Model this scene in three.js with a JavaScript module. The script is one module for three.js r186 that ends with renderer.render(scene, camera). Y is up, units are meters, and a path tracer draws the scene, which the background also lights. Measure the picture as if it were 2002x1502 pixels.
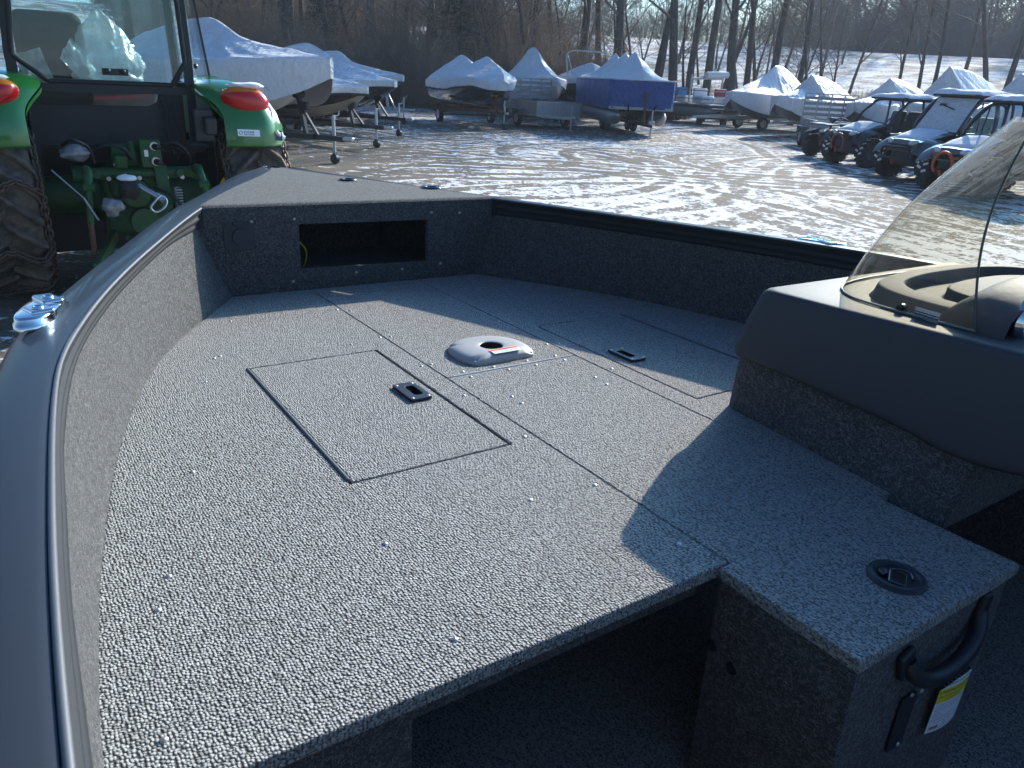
import * as THREE from 'three';
import { Sky } from 'three/addons/objects/Sky.js';
import { RoundedBoxGeometry } from 'three/addons/geometries/RoundedBoxGeometry.js';
import { mergeGeometries, mergeVertices } from 'three/addons/utils/BufferGeometryUtils.js';

// ---------------------------------------------------------------- camera, sky, sun, exposure
const scene = new THREE.Scene();
const camera = new THREE.PerspectiveCamera(54.77, 4 / 3, 0.02, 1200);
camera.position.set(0, 1.85, 0);
{
  const right = new THREE.Vector3(0.99862, 0.04847, -0.01999), up = new THREE.Vector3(-0.05243, 0.92316, -0.38083);
  const back = new THREE.Vector3().crossVectors(right, up).normalize(); up.crossVectors(back, right).normalize();
  camera.quaternion.setFromRotationMatrix(new THREE.Matrix4().makeBasis(right, up, back));
}
camera.focus = 3.2; camera.userData.fStop = 20;
scene.add(camera);
const SUN = new THREE.Vector3(0.491, 0.400, -0.774).normalize();
const sky = new Sky(); sky.name = 'sky'; sky.scale.setScalar(1000); sky.userData = { kind: 'structure' };
sky.material.uniforms.sunPosition.value.copy(SUN);
sky.material.uniforms.turbidity.value = 5; sky.material.uniforms.rayleigh.value = 1.35;
sky.material.uniforms.mieCoefficient.value = 0.006; sky.material.uniforms.mieDirectionalG.value = 0.8;
sky.material.uniforms.cloudCoverage.value = 0;
scene.add(sky);
scene.environmentIntensity = 0.26;
const sun = new THREE.DirectionalLight(new THREE.Color(1, 0.90, 0.77), 5.0);
sun.name = 'sun'; sun.position.copy(SUN).multiplyScalar(80); sun.castShadow = true;
sun.shadow.camera.left = -45; sun.shadow.camera.right = 45; sun.shadow.camera.top = 45; sun.shadow.camera.bottom = -45; sun.shadow.camera.far = 200;
sun.shadow.mapSize.set(4096, 4096); scene.add(sun, sun.target);
const renderer = new THREE.WebGLRenderer({ antialias: true });
renderer.toneMapping = THREE.LinearToneMapping; renderer.toneMappingExposure = 1.7;
renderer.shadowMap.enabled = true;

scene.fog = new THREE.FogExp2(new THREE.Color(0.72, 0.78, 0.86), 0.0010);

// ---------------------------------------------------------------- helpers
const V = (x, y, z) => new THREE.Vector3(x, y, z);
const rgb = (r, g, b) => new THREE.Color().setRGB(r, g, b);
function rng(seed) { let a = seed >>> 0; return () => { a = (a + 0x6D2B79F5) >>> 0; let t = Math.imul(a ^ (a >>> 15), 1 | a); t = (t + Math.imul(t ^ (t >>> 7), 61 | t)) ^ t; return ((t ^ (t >>> 14)) >>> 0) / 4294967296; }; }
const clamp = (x, a = 0, b = 1) => Math.min(b, Math.max(a, x));
const mix = (a, b, t) => a + (b - a) * t;
const sstep = (a, b, x) => { const t = clamp((x - a) / (b - a)); return t * t * (3 - 2 * t); };
const hash2 = (i, j) => { let h = Math.imul(i, 374761393) + Math.imul(j, 668265263) | 0; h = Math.imul(h ^ (h >>> 13), 1274126177); return ((h ^ (h >>> 16)) >>> 0) / 4294967296; };
function vnoise(x, y) { const i = Math.floor(x), j = Math.floor(y), u = x - i, v = y - j, a = u * u * (3 - 2 * u), b = v * v * (3 - 2 * v); return mix(mix(hash2(i, j), hash2(i + 1, j), a), mix(hash2(i, j + 1), hash2(i + 1, j + 1), a), b); }
const fbm = (x, y, n = 4) => { let s = 0, a = 0.5, t = 0; for (let k = 0; k < n; k++) { s += a * vnoise(x + k * 17.3, y - k * 9.1); t += a; a *= 0.5; x *= 2.03; y *= 2.03; } return s / t; };
function curve(table) { // piecewise smooth interpolation of [x, y] pairs
  return (x) => {
    const n = table.length; if (x <= table[0][0]) return table[0][1]; if (x >= table[n - 1][0]) return table[n - 1][1];
    let i = 0; while (x > table[i + 1][0]) i++;
    const s = (k) => { if (k <= 0) return (table[1][1] - table[0][1]) / (table[1][0] - table[0][0]); if (k >= n - 1) return (table[n - 1][1] - table[n - 2][1]) / (table[n - 1][0] - table[n - 2][0]); return (table[k + 1][1] - table[k - 1][1]) / (table[k + 1][0] - table[k - 1][0]); };
    const h = table[i + 1][0] - table[i][0], t = (x - table[i][0]) / h, t2 = t * t, t3 = t2 * t;
    return (2 * t3 - 3 * t2 + 1) * table[i][1] + (t3 - 2 * t2 + t) * h * s(i) + (-2 * t3 + 3 * t2) * table[i + 1][1] + (t3 - t2) * h * s(i + 1);
  };
}
const place = (g, x, y, z, rx = 0, ry = 0, rz = 0) => g.applyMatrix4(new THREE.Matrix4().compose(V(x, y, z), new THREE.Quaternion().setFromEuler(new THREE.Euler(rx, ry, rz)), V(1, 1, 1)));
const bx = (w, h, d, x = 0, y = 0, z = 0, rx = 0, ry = 0, rz = 0, r = 0) => place(r ? new RoundedBoxGeometry(w, h, d, 3, r) : new THREE.BoxGeometry(w, h, d), x, y, z, rx, ry, rz);
const cyl = (r1, r2, h, x = 0, y = 0, z = 0, rx = 0, ry = 0, rz = 0, seg = 16) => place(new THREE.CylinderGeometry(r1, r2, h, seg), x, y, z, rx, ry, rz);
function rod(a, b, r, r2 = r, seg = 8) {
  const d = V().subVectors(b, a), L = d.length(), g = new THREE.CylinderGeometry(r2, r, L, seg);
  return g.applyMatrix4(new THREE.Matrix4().compose(V().addVectors(a, b).multiplyScalar(0.5), new THREE.Quaternion().setFromUnitVectors(V(0, 1, 0), d.normalize()), V(1, 1, 1)));
}
function bar(a, b, w, h) { // square bar between two points
  const d = V().subVectors(b, a), L = d.length(), m = new THREE.Matrix4().lookAt(a, b, Math.abs(d.y) > 0.95 * L ? V(1, 0, 0) : V(0, 1, 0));
  m.setPosition(V().addVectors(a, b).multiplyScalar(0.5)); return new THREE.BoxGeometry(w, h, L).applyMatrix4(m);
}
const tube = (pts, r, n = 24, seg = 8, closed = false) => new THREE.TubeGeometry(new THREE.CatmullRomCurve3(pts.map((p) => p.isVector3 ? p : V(...p)), closed), n, r, seg, closed);
const lathe = (pts, seg = 24) => new THREE.LatheGeometry(pts.map((p) => new THREE.Vector2(p[0], p[1])), seg);
function merge(list) {
  return mergeGeometries(list.map((g) => { const q = g.index ? g.toNonIndexed() : g.clone(); for (const k of Object.keys(q.attributes)) if (!['position', 'normal', 'uv'].includes(k)) q.deleteAttribute(k); if (!q.attributes.uv) q.setAttribute('uv', new THREE.BufferAttribute(new Float32Array(q.attributes.position.count * 2), 2)); return q; }));
}
function sheet(rows, su = 1) { // surface through rows of points; uv in metres
  const n = rows.length, m = rows[0].length, p = [], uv = [], ix = []; let U = 0;
  for (let i = 0; i < n; i++) { if (i) U += rows[i][m >> 1].distanceTo(rows[i - 1][m >> 1]); let W = 0; for (let j = 0; j < m; j++) { if (j) W += rows[i][j].distanceTo(rows[i][j - 1]); p.push(rows[i][j].x, rows[i][j].y, rows[i][j].z); uv.push(U * su, W * su); } }
  for (let i = 0; i < n - 1; i++) for (let j = 0; j < m - 1; j++) { const a = i * m + j; ix.push(a, a + 1, a + m, a + 1, a + m + 1, a + m); }
  const g = new THREE.BufferGeometry(); g.setAttribute('position', new THREE.Float32BufferAttribute(p, 3)); g.setAttribute('uv', new THREE.Float32BufferAttribute(uv, 2)); g.setIndex(ix); g.computeVertexNormals(); return g;
}
function thick(rows, t, dir) { // a sheet with thickness t, offset along dir
  const off = rows.map((r) => r.map((p) => p.clone().addScaledVector(dir, -t)));
  const first = [rows[0], off[0]], last = [rows[rows.length - 1], off[rows.length - 1]];
  return merge([sheet(rows), sheet(off), sheet(first), sheet(last), sheet([rows.map((r) => r[0]), off.map((r) => r[0])]), sheet([rows.map((r) => r[r.length - 1]), off.map((r) => r[r.length - 1])])]);
}
function boxUV(geo, s = 1) { // uv in metres from the face each triangle points to
  const g = geo.index ? geo.toNonIndexed() : geo, p = g.attributes.position, uv = new Float32Array(p.count * 2), a = V(), b = V(), c = V(), n = V();
  for (let i = 0; i < p.count; i += 3) {
    a.fromBufferAttribute(p, i); b.fromBufferAttribute(p, i + 1); c.fromBufferAttribute(p, i + 2); n.subVectors(b, a).cross(c.clone().sub(a));
    const ax = Math.abs(n.x), ay = Math.abs(n.y), az = Math.abs(n.z);
    [a, b, c].forEach((q, k) => { const [u, v] = ay >= ax && ay >= az ? [q.x, q.z] : ax >= az ? [q.y, q.z] : [q.x, q.y]; uv[(i + k) * 2] = u * s; uv[(i + k) * 2 + 1] = v * s; });
  }
  g.setAttribute('uv', new THREE.BufferAttribute(uv, 2)); return g;
}
const taken = {};
const numbered = (name) => { const k = taken[name] = (taken[name] ?? -1) + 1; return k ? name + '_' + String(k).padStart(3, '0') : name; };
function add(name, geo, mat, parent) {
  const m = new THREE.Mesh(Array.isArray(geo) ? merge(geo) : geo, mat); m.castShadow = m.receiveShadow = true;
  m.name = parent ? name : numbered(name); (parent || scene).add(m); return m;
}
function tag(o, label, category, group) { o.userData.label = label; o.userData.category = category; if (group) o.userData.group = group; return o; }
function thing(name, label, category, [x, y, z] = [0, 0, 0], turn = 0, group) {
  const o = new THREE.Group(); o.name = numbered(name); o.position.set(x, y, z); o.rotation.y = turn; scene.add(o); return tag(o, label, category, group);
}
function struct(name, geo, mat) { const m = add(name, geo, mat); m.userData.kind = 'structure'; return m; }

// ---------------------------------------------------------------- textures and materials
function dataTex(w, h, fn, srgb = true) { // fn(x, y) -> [r, g, b] 0..255
  const d = new Uint8Array(w * h * 4); for (let y = 0; y < h; y++) for (let x = 0; x < w; x++) { const c = fn(x, y), k = (y * w + x) * 4; d[k] = c[0]; d[k + 1] = c[1]; d[k + 2] = c[2]; d[k + 3] = 255; }
  return finishTex(new THREE.DataTexture(d, w, h), srgb);
}
function finishTex(t, srgb) { t.magFilter = THREE.LinearFilter; t.minFilter = THREE.LinearMipmapLinearFilter; t.generateMipmaps = true; t.wrapS = t.wrapT = THREE.RepeatWrapping; if (srgb) t.colorSpace = THREE.SRGBColorSpace; t.needsUpdate = true; return t; }
const toS = (l) => 255 * (l <= 0.0031308 ? 12.92 * l : 1.055 * Math.pow(l, 1 / 2.4) - 0.055);
// looped deck carpet: nubs in rows that run fore and aft
const deckCarpet = (() => {
  const N = 1536, W = 0.8, h = new Float32Array(N * N), tone = new Float32Array(N * N).fill(0.05), R = rng(11), px = N / W, rows = 184, pitch = N / rows;
  for (let r = 0; r < rows; r++) {
    let y = R() * 8; const stop = N + y;
    while (y < stop) {
      const len = (0.0028 + R() * 0.0034) * px, cxx = (r + 0.5 + (R() - 0.5) * 0.62) * pitch, rx = pitch * (0.46 + R() * 0.22), ry = len * 0.56, hh = 0.6 + R() * 0.4, q = R(), t = q < 0.18 ? 0.18 + R() * 0.05 : 0.28 + R() * 0.10;
      for (let j = Math.floor(y - ry); j <= y + ry; j++) for (let i = Math.floor(cxx - rx); i <= cxx + rx; i++) {
        const u = (i - cxx) / rx, v = (j - y) / ry, d = u * u + v * v; if (d >= 1) continue;
        const z = hh * Math.sqrt(1 - d), k = ((j % N + N) % N) * N + ((i % N + N) % N); if (z > h[k]) { h[k] = z; tone[k] = t; }
      }
      y += len * (0.85 + R() * 0.3);
    }
  }
  const map = dataTex(N, N, (x, y) => { const k = y * N + x, n = tone[k] * (0.82 + 0.36 * hash2(x >> 1, y >> 1)), s = toS(h[k] > 0.12 ? n : 0.06); return [s * 1.01, s, s * 0.97]; });
  const bump = dataTex(N, N, (x, y) => { const s = 255 * h[y * N + x]; return [s, s, s]; }, false);
  for (const t of [map, bump]) t.repeat.set(1 / W, 1 / W);
  return { map, bump };
})();
// flat felted carpet on the sides
const felt = (() => {
  const N = 1024, W = 0.62, R = rng(5), h = new Float32Array(N * N).fill(0.35), tn = new Float32Array(N * N).fill(0.06);
  for (let k = 0; k < 42000; k++) { // short crossed fibres
    let x = R() * N, y = R() * N; const a = R() * 6.28, L = 5 + R() * 9, t = R() < 0.42 ? 0.02 + R() * 0.02 : 0.085 + R() * 0.14, z = 0.4 + R() * 0.6;
    for (let s = 0; s < L; s++) { const i = ((y | 0) % N + N) % N * N + ((x | 0) % N + N) % N; h[i] = z; tn[i] = t; const i2 = ((y | 0) % N + N) % N * N + (((x | 0) + 1) % N + N) % N; h[i2] = z * 0.9; tn[i2] = t; x += Math.cos(a); y += Math.sin(a); }
  }
  const map = dataTex(N, N, (x, y) => { const s = toS(tn[y * N + x]); return [s, s * 0.99, s * 0.97]; });
  const bump = dataTex(N, N, (x, y) => { const s = 255 * h[y * N + x]; return [s, s, s]; }, false);
  for (const t of [map, bump]) t.repeat.set(1 / W, 1 / W);
  return { map, bump };
})();
const grainBump = dataTex(256, 256, (x, y) => { const s = 110 + 90 * hash2(x >> 1, y >> 1) + 55 * hash2(x, y + 991); return [s, s, s]; }, false);
const dirtMap = (r, g, b, amt, scale, seed) => dataTex(256, 256, (x, y) => { const n = Math.abs(fbm((x / 256) * scale + seed, (y / 256) * scale, 5) * 2 - 1), m = 1 - amt + amt * 2 * fbm(x * 0.09 + seed, y * 0.09, 4) * (0.7 + 0.3 * n); return [toS(r * m), toS(g * m), toS(b * m)]; });
const std = (c, rough = 0.7, metal = 0, extra = {}) => new THREE.MeshStandardMaterial({ color: c, roughness: rough, metalness: metal, side: THREE.DoubleSide, ...extra });
const phys = (c, rough, extra = {}) => new THREE.MeshPhysicalMaterial({ color: c, roughness: rough, side: THREE.DoubleSide, ...extra });
const M = {
  hullDark: phys(rgb(0.03, 0.032, 0.036), 0.35, { clearcoat: 0.6 }),
  deck: phys(rgb(1, 1, 1), 0.93, { map: deckCarpet.map, bumpMap: deckCarpet.bump, bumpScale: 0.0046, sheen: 0.35, sheenRoughness: 0.6, sheenColor: rgb(0.5, 0.48, 0.45) }),
  felt: phys(rgb(1, 1, 1), 0.97, { map: felt.map, bumpMap: felt.bump, bumpScale: 0.002, sheen: 0.5, sheenRoughness: 0.5, sheenColor: rgb(0.6, 0.57, 0.52) }),
  gunwale: phys(rgb(0.036, 0.043, 0.054), 0.4, { specularIntensity: 0.15, clearcoat: 0.2, clearcoatRoughness: 0.05 }),
  track: phys(rgb(0.035, 0.037, 0.041), 0.65, { specularIntensity: 0.35 }),
  bead: std(rgb(0.13, 0.134, 0.14), 0.5, 0.4),
  hullRed: phys(rgb(0.35, 0.015, 0.03), 0.3, { clearcoat: 1 }),
  chrome: std(rgb(0.72, 0.73, 0.74), 0.1, 1),
  screw: std(rgb(0.5, 0.5, 0.49), 0.42, 0.8),
  blackPlastic: std(rgb(0.018, 0.019, 0.022), 0.42, 0, { bumpMap: grainBump, bumpScale: 0.0002 }),
  glossBlack: phys(rgb(0.008, 0.009, 0.012), 0.12, { clearcoat: 1, clearcoatRoughness: 0.03 }),
  console: phys(rgb(0.055, 0.059, 0.066), 0.66, { specularIntensity: 0.45, bumpMap: grainBump, bumpScale: 0.0004 }),
  dash: phys(rgb(0.11, 0.107, 0.103), 0.75, { specularIntensity: 0.4, bumpMap: grainBump, bumpScale: 0.0004 }),
  tint: phys(rgb(0.84, 0.81, 0.73), 0.02, { transmission: 1, thickness: 0, ior: 1.49 }),
  base: phys(rgb(0.40, 0.375, 0.35), 0.42, {}),
  void: std(rgb(0.16, 0.16, 0.165), 0.9),
  alu: std(rgb(0.42, 0.43, 0.45), 0.38, 0.85),
  aluDull: std(rgb(1, 1, 1), 0.55, 0.55, { map: dirtMap(0.42, 0.43, 0.45, 0.35, 8, 3) }),
  wire: std(rgb(0.55, 0.5, 0.03), 0.5),
  green: phys(rgb(0.018, 0.16, 0.022), 0.3, { clearcoat: 0.9, clearcoatRoughness: 0.06 }),
  greenCast: std(rgb(1, 1, 1), 0.55, 0, { map: dirtMap(0.014, 0.085, 0.018, 0.6, 5, 8) }),
  blackPaint: std(rgb(0.012, 0.013, 0.014), 0.55),
  rubberSeal: std(rgb(0.01, 0.01, 0.011), 0.6),
  tyre: std(rgb(1, 1, 1), 0.85, 0, { map: dirtMap(0.045, 0.042, 0.04, 0.5, 6, 1) }),
  tyreMud: std(rgb(1, 1, 1), 0.93, 0, { map: dirtMap(0.13, 0.105, 0.08, 0.75, 7, 2), bumpMap: grainBump, bumpScale: 0.003 }),
  chain: std(rgb(1, 1, 1), 0.6, 0.6, { map: dirtMap(0.17, 0.12, 0.09, 0.6, 9, 4) }),
  glass: phys(rgb(0.80, 0.9, 0.9), 0.02, { transmission: 1, thickness: 0, ior: 1.5 }),
  clearGlass: phys(rgb(0.9, 0.95, 0.95), 0.02, { transmission: 1, thickness: 0, ior: 1.5 }),
  film: phys(rgb(0.9, 0.95, 0.95), 0.22, { transmission: 0.72, thickness: 0, ior: 1.45 }),
  seat: std(rgb(0.028, 0.03, 0.024), 0.9, 0, { bumpMap: grainBump, bumpScale: 0.002 }),
  redLens: phys(rgb(0.7, 0.008, 0.012), 0.2, { clearcoat: 0.3, transmission: 0.3, thickness: 0 }),
  amberLens: phys(rgb(0.85, 0.25, 0.01), 0.2, { clearcoat: 0.3, transmission: 0.3, thickness: 0 }),
  yellow: std(rgb(0.75, 0.5, 0.02), 0.5),
  steel: std(rgb(0.5, 0.5, 0.5), 0.35, 0.9),
  rust: std(rgb(1, 1, 1), 0.8, 0.3, { map: dirtMap(0.16, 0.075, 0.04, 0.6, 6, 7) }),
  snow: std(rgb(0.78, 0.79, 0.81), 0.9, 0, { bumpMap: grainBump, bumpScale: 0.004 }),
  cover: std(rgb(1, 1, 1), 0.62, 0, { map: dirtMap(0.70, 0.71, 0.73, 0.10, 6, 12), bumpMap: dataTex(256, 256, (x, y) => { const s = 255 * fbm(x * 0.035, y * 0.02 + 0.2 * Math.sin(x * 0.05), 4); return [s, s, s]; }, false), bumpScale: 0.05 }),
  coverBlue: std(rgb(1, 1, 1), 0.4, 0, { map: dirtMap(0.004, 0.055, 0.25, 0.25, 6, 51), bumpMap: dataTex(256, 256, (x, y) => { const s = 255 * fbm((x + y) * 0.03, (x - y) * 0.012, 4); return [s, s, s]; }, false), bumpScale: 0.06 }),
  coverEdge: std(rgb(0.03, 0.03, 0.033), 0.7),
  hullBlack: phys(rgb(0.012, 0.012, 0.014), 0.25, { clearcoat: 1 }),
  hullTan: phys(rgb(0.36, 0.31, 0.24), 0.35, { clearcoat: 0.6 }),
  hullWhite: phys(rgb(0.72, 0.73, 0.74), 0.3, { clearcoat: 0.8 }),
  hullAlu: std(rgb(0.32, 0.33, 0.34), 0.45, 0.6),
  trailerBlack: std(rgb(0.015, 0.015, 0.016), 0.5),
  galv: std(rgb(1, 1, 1), 0.5, 0.7, { map: dirtMap(0.5, 0.51, 0.52, 0.3, 9, 21) }),
  orange: std(rgb(0.5, 0.075, 0.015), 0.5),
  utvRed: phys(rgb(0.25, 0.01, 0.015), 0.35, { clearcoat: 0.7 }),
  utvGrey: phys(rgb(0.06, 0.065, 0.07), 0.4, { clearcoat: 0.5 }),
  utvBlack: std(rgb(0.016, 0.016, 0.018), 0.55),
  plasticRed: std(rgb(0.3, 0.02, 0.03), 0.5), plasticBlue: std(rgb(0.05, 0.2, 0.4), 0.5),
  wood: std(rgb(1, 1, 1), 0.85, 0, { map: dirtMap(0.2, 0.14, 0.09, 0.5, 5, 31) }),
  bark: std(rgb(1, 1, 1), 0.95, 0, { map: dirtMap(0.11, 0.094, 0.08, 0.6, 11, 41) }),
  barkPale: std(rgb(1, 1, 1), 0.95, 0, { map: dirtMap(0.21, 0.18, 0.155, 0.5, 11, 43) }),
  twig: std(rgb(0.17, 0.14, 0.115), 0.95),
  brush: std(rgb(0.26, 0.195, 0.14), 0.95),
  needle: std(rgb(0.03, 0.05, 0.022), 0.9),
};
// ---------------------------------------------------------------- ground: gravel lot under thin, driven-over snow; snowy rise behind
const arcs = []; // tyre tracks: [cx, cz, radius, half gauge]
{
  const R = rng(77);
  for (const a of [[-1.5, -19.5, 3.6], [-2.2, -17.5, 6.2], [4.5, -21, 4.2], [7.2, -20.8, 2.3], [1, -33, 15], [-6, -40, 24], [10, -36, 19], [2, -2, 16], [-3, 4, 22.5], [14, 8, 27], [18, -14, 13.5], [-10, -6, 17], [6, -58, 40], [-20, -30, 29], [3, -14, 7]]) arcs.push([...a, 0.78 + R() * 0.1]);
}
function lotCover(x, z) { // amount of snow lying, and the tyre marks' share
  let s = 0.455 + 0.34 * (fbm(x * 0.30 + 3, z * 0.20, 4) - 0.5) * 2 + 0.16 * (fbm(x * 1.7, z * 1.1 + 40, 3) - 0.5) * 2;
  const near = sstep(-16, -9, z) * sstep(-1, 3, x); s += 0.30 * near - 0.26 * sstep(-2.0, -5.5, x) * sstep(-26, -20, z) - 0.08 * sstep(-13, -19, z);
  for (const [cx, cz, r, w] of arcs) {
    const wob = 0.35 * (vnoise(x * 0.4 + r, z * 0.4) - 0.5), d = Math.hypot(x - cx, z - cz) + wob;
    for (const sd of [-1, 1]) { const q = Math.abs(d - r - sd * w); if (q < 0.6) { s -= (0.40 - 0.24 * near) * sstep(0.26, 0.12, q) * vnoise(x * 0.7 + r, z * 0.7 + sd); s += 0.42 * sstep(0.13, 0.0, Math.abs(q - 0.28)) * vnoise(x * 0.9 + 3, z * 0.9 + r); } }
  }
  return s;
}
function lotColour(x, z, fine) {
  const s = lotCover(x, z), grain = vnoise(x * 22, z * 20) * 0.42 + vnoise(x * 8 + 7, z * 6) * 0.42 + vnoise(x * 60, z * 60 + 3) * 0.26;
  const a = sstep(0.44, 0.58, s + (grain - 0.55) * 1.25 + (fine ? (hash2(Math.floor(x * 70), Math.floor(z * 70)) - 0.5) * 0.18 : 0));
  const g = 0.7 + 0.6 * vnoise(x * 31 + 5, z * 31) - 0.25 * vnoise(x * 3, z * 3), m = vnoise(x * 0.8, z * 0.8);
  return [mix(0.105 * g + 0.015 * m, 0.66, a), mix(0.083 * g + 0.01 * m, 0.665, a), mix(0.062 * g, 0.67, a), a];
}
function lotTile(name, x0, x1, z0, z1, w, h, y, bumps) {
  const bump = bumps ? new Uint8Array(w * h * 4) : null;
  const map = dataTex(w, h, (i, j) => { const x = mix(x0, x1, (i + 0.5) / w), z = mix(z0, z1, (j + 0.5) / h), c = lotColour(x, z, bumps); if (bump) { const k = (j * w + i) * 4, v = 255 * clamp(0.25 + 0.35 * c[3] + 0.4 * vnoise(x * 31 + 5, z * 31)); bump[k] = bump[k + 1] = bump[k + 2] = v; bump[k + 3] = 255; } return [toS(c[0]), toS(c[1]), toS(c[2])]; });
  const g = new THREE.PlaneGeometry(x1 - x0, z1 - z0); g.rotateX(-Math.PI / 2); const uv = g.attributes.uv; for (let i = 0; i < uv.count; i++) uv.setY(i, 1 - uv.getY(i)); g.translate((x0 + x1) / 2, y, (z0 + z1) / 2);
  map.wrapS = map.wrapT = THREE.ClampToEdgeWrapping;
  const m = std(rgb(1, 1, 1), 0.95, 0, { map }); if (bump) { m.bumpMap = finishTex(new THREE.DataTexture(bump, w, h), false); m.bumpMap.wrapS = m.bumpMap.wrapT = THREE.ClampToEdgeWrapping; m.bumpScale = 0.02; }
  struct(name, g, m);
}
const hill = (x, z) => { const d = Math.hypot(x, z), side = sstep(0, -0.6, x / (d + 0.01)); const t = sstep(50, 125, d) * 8.2 + Math.max(0, d - 125) * 0.05 + 0.5 * (fbm(x * 0.05, z * 0.05, 2) - 0.5) * sstep(52, 70, d); return (z < 0 ? t : t * 0.2) * mix(1, 0.80, sstep(10, 90, x)); };
{
  const n = 120, rows = []; for (let i = 0; i <= n; i++) { const r = []; for (let j = 0; j <= n; j++) { const u = j / n * 2 - 1, v = i / n; const x = 340 * u * (0.25 + 0.75 * Math.abs(u)), z = mix(90, -420, v); r.push(V(x, hill(x, z) - 0.012, z)); } rows.push(r); }
  const g = sheet(rows), p = g.attributes.position, uv = g.attributes.uv; for (let i = 0; i < p.count; i++) uv.setXY(i, p.getX(i) / 34, p.getZ(i) / 34);
  const map = dataTex(1024, 1024, (i, j) => { const x = i / 1024 * 34, z = j / 1024 * 34, wrap = (f) => { const a = sstep(0, 4, x), b = sstep(0, 4, z); return mix(mix(f(x + 34, z + 34), f(x, z + 34), a), mix(f(x + 34, z), f(x, z), a), b); }; const s = wrap((a, b) => fbm(a * 0.6, b * 0.9, 4)) + 0.35 * (hash2(i >> 1, j >> 1) - 0.5) + 0.25 * (vnoise(x * 7, z * 5) - 0.5), a = sstep(0.36, 0.58, s), g = 0.7 + 0.6 * hash2(i, j); return [toS(mix(0.15 * g, 0.66, a)), toS(mix(0.12 * g, 0.67, a)), toS(mix(0.085 * g, 0.69, a))]; });
  struct('snowy_ground', g, std(rgb(1, 1, 1), 0.95, 0, { map }));
}
lotTile('gravel_lot', -8, 16, -27, -1, 2048, 2048, 0.0, true);
lotTile('gravel_lot', -16, 24, -52, -27, 2048, 1280, 0.0, false);
lotTile('gravel_lot', -30, 30, -1, 24, 256, 256, 0.0, false);

// ---------------------------------------------------------------- the boat the picture is taken from
// boat frame: x to starboard from the centre line, y up from the ground, z aft
const boat = new THREE.Group(); boat.name = numbered('fishing_boat'); scene.add(boat);
tag(boat, 'open grey carpeted fishing boat with raised bow deck, filling the foreground', 'boat');
boat.position.set(0.85978, -0.01448, -0.54875);
{
  const X = V(0.82178, -0.01441, -0.56962), Z = V(0.5698, 0.02097, 0.82152), Y = V().crossVectors(Z, X).normalize(); X.crossVectors(Y, Z).normalize();
  boat.quaternion.setFromRotationMatrix(new THREE.Matrix4().makeBasis(X, Y, Z.normalize()));
}
const DK = 1.2;
const wOut = curve([[-3.56, 0.02], [-3.5, 0.085], [-3.36, 0.2], [-2.85, 0.455], [-2.5, 0.63], [-2.0, 0.825], [-1.4, 1.04], [-1.19, 1.085], [-0.7, 1.135], [-0.3, 1.15], [0.6, 1.16], [2.3, 1.12]]);
const wIn = curve([[-3.4, 0.03], [-3.2, 0.13], [-2.85, 0.34], [-2.489, 0.530], [-1.905, 0.768], [-1.529, 0.905], [-1.225, 0.993], [-1.05, 1.025], [-0.693, 1.054], [-0.388, 1.066], [0.6, 1.075], [2.3, 1.04]]);
const wTr = curve([[-2.6, 0.5], [-2.489, 0.545], [-2.247, 0.672], [-1.897, 0.812], [-1.585, 0.918], [-1.314, 0.988], [-1.007, 1.030], [-0.8, 1.044], [-0.58, 1.055], [0.6, 1.07], [2.3, 1.035]]);
const wDk = curve([[-2.6, 0.385], [-2.508, 0.437], [-2.225, 0.612], [-2.075, 0.703], [-1.837, 0.812], [-1.458, 0.926], [-1.058, 1.004], [-0.836, 1.033], [-0.691, 1.046], [-0.3, 1.055], [0.6, 1.06], [2.3, 1.02]]);
const rise = (z) => 0.02 * sstep(-2.4, -3.5, z);
const range = (a, b, n) => Array.from({ length: n + 1 }, (_, i) => a + (b - a) * i / n);
const PZ = -2.483; // plane of the bow panel
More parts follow.
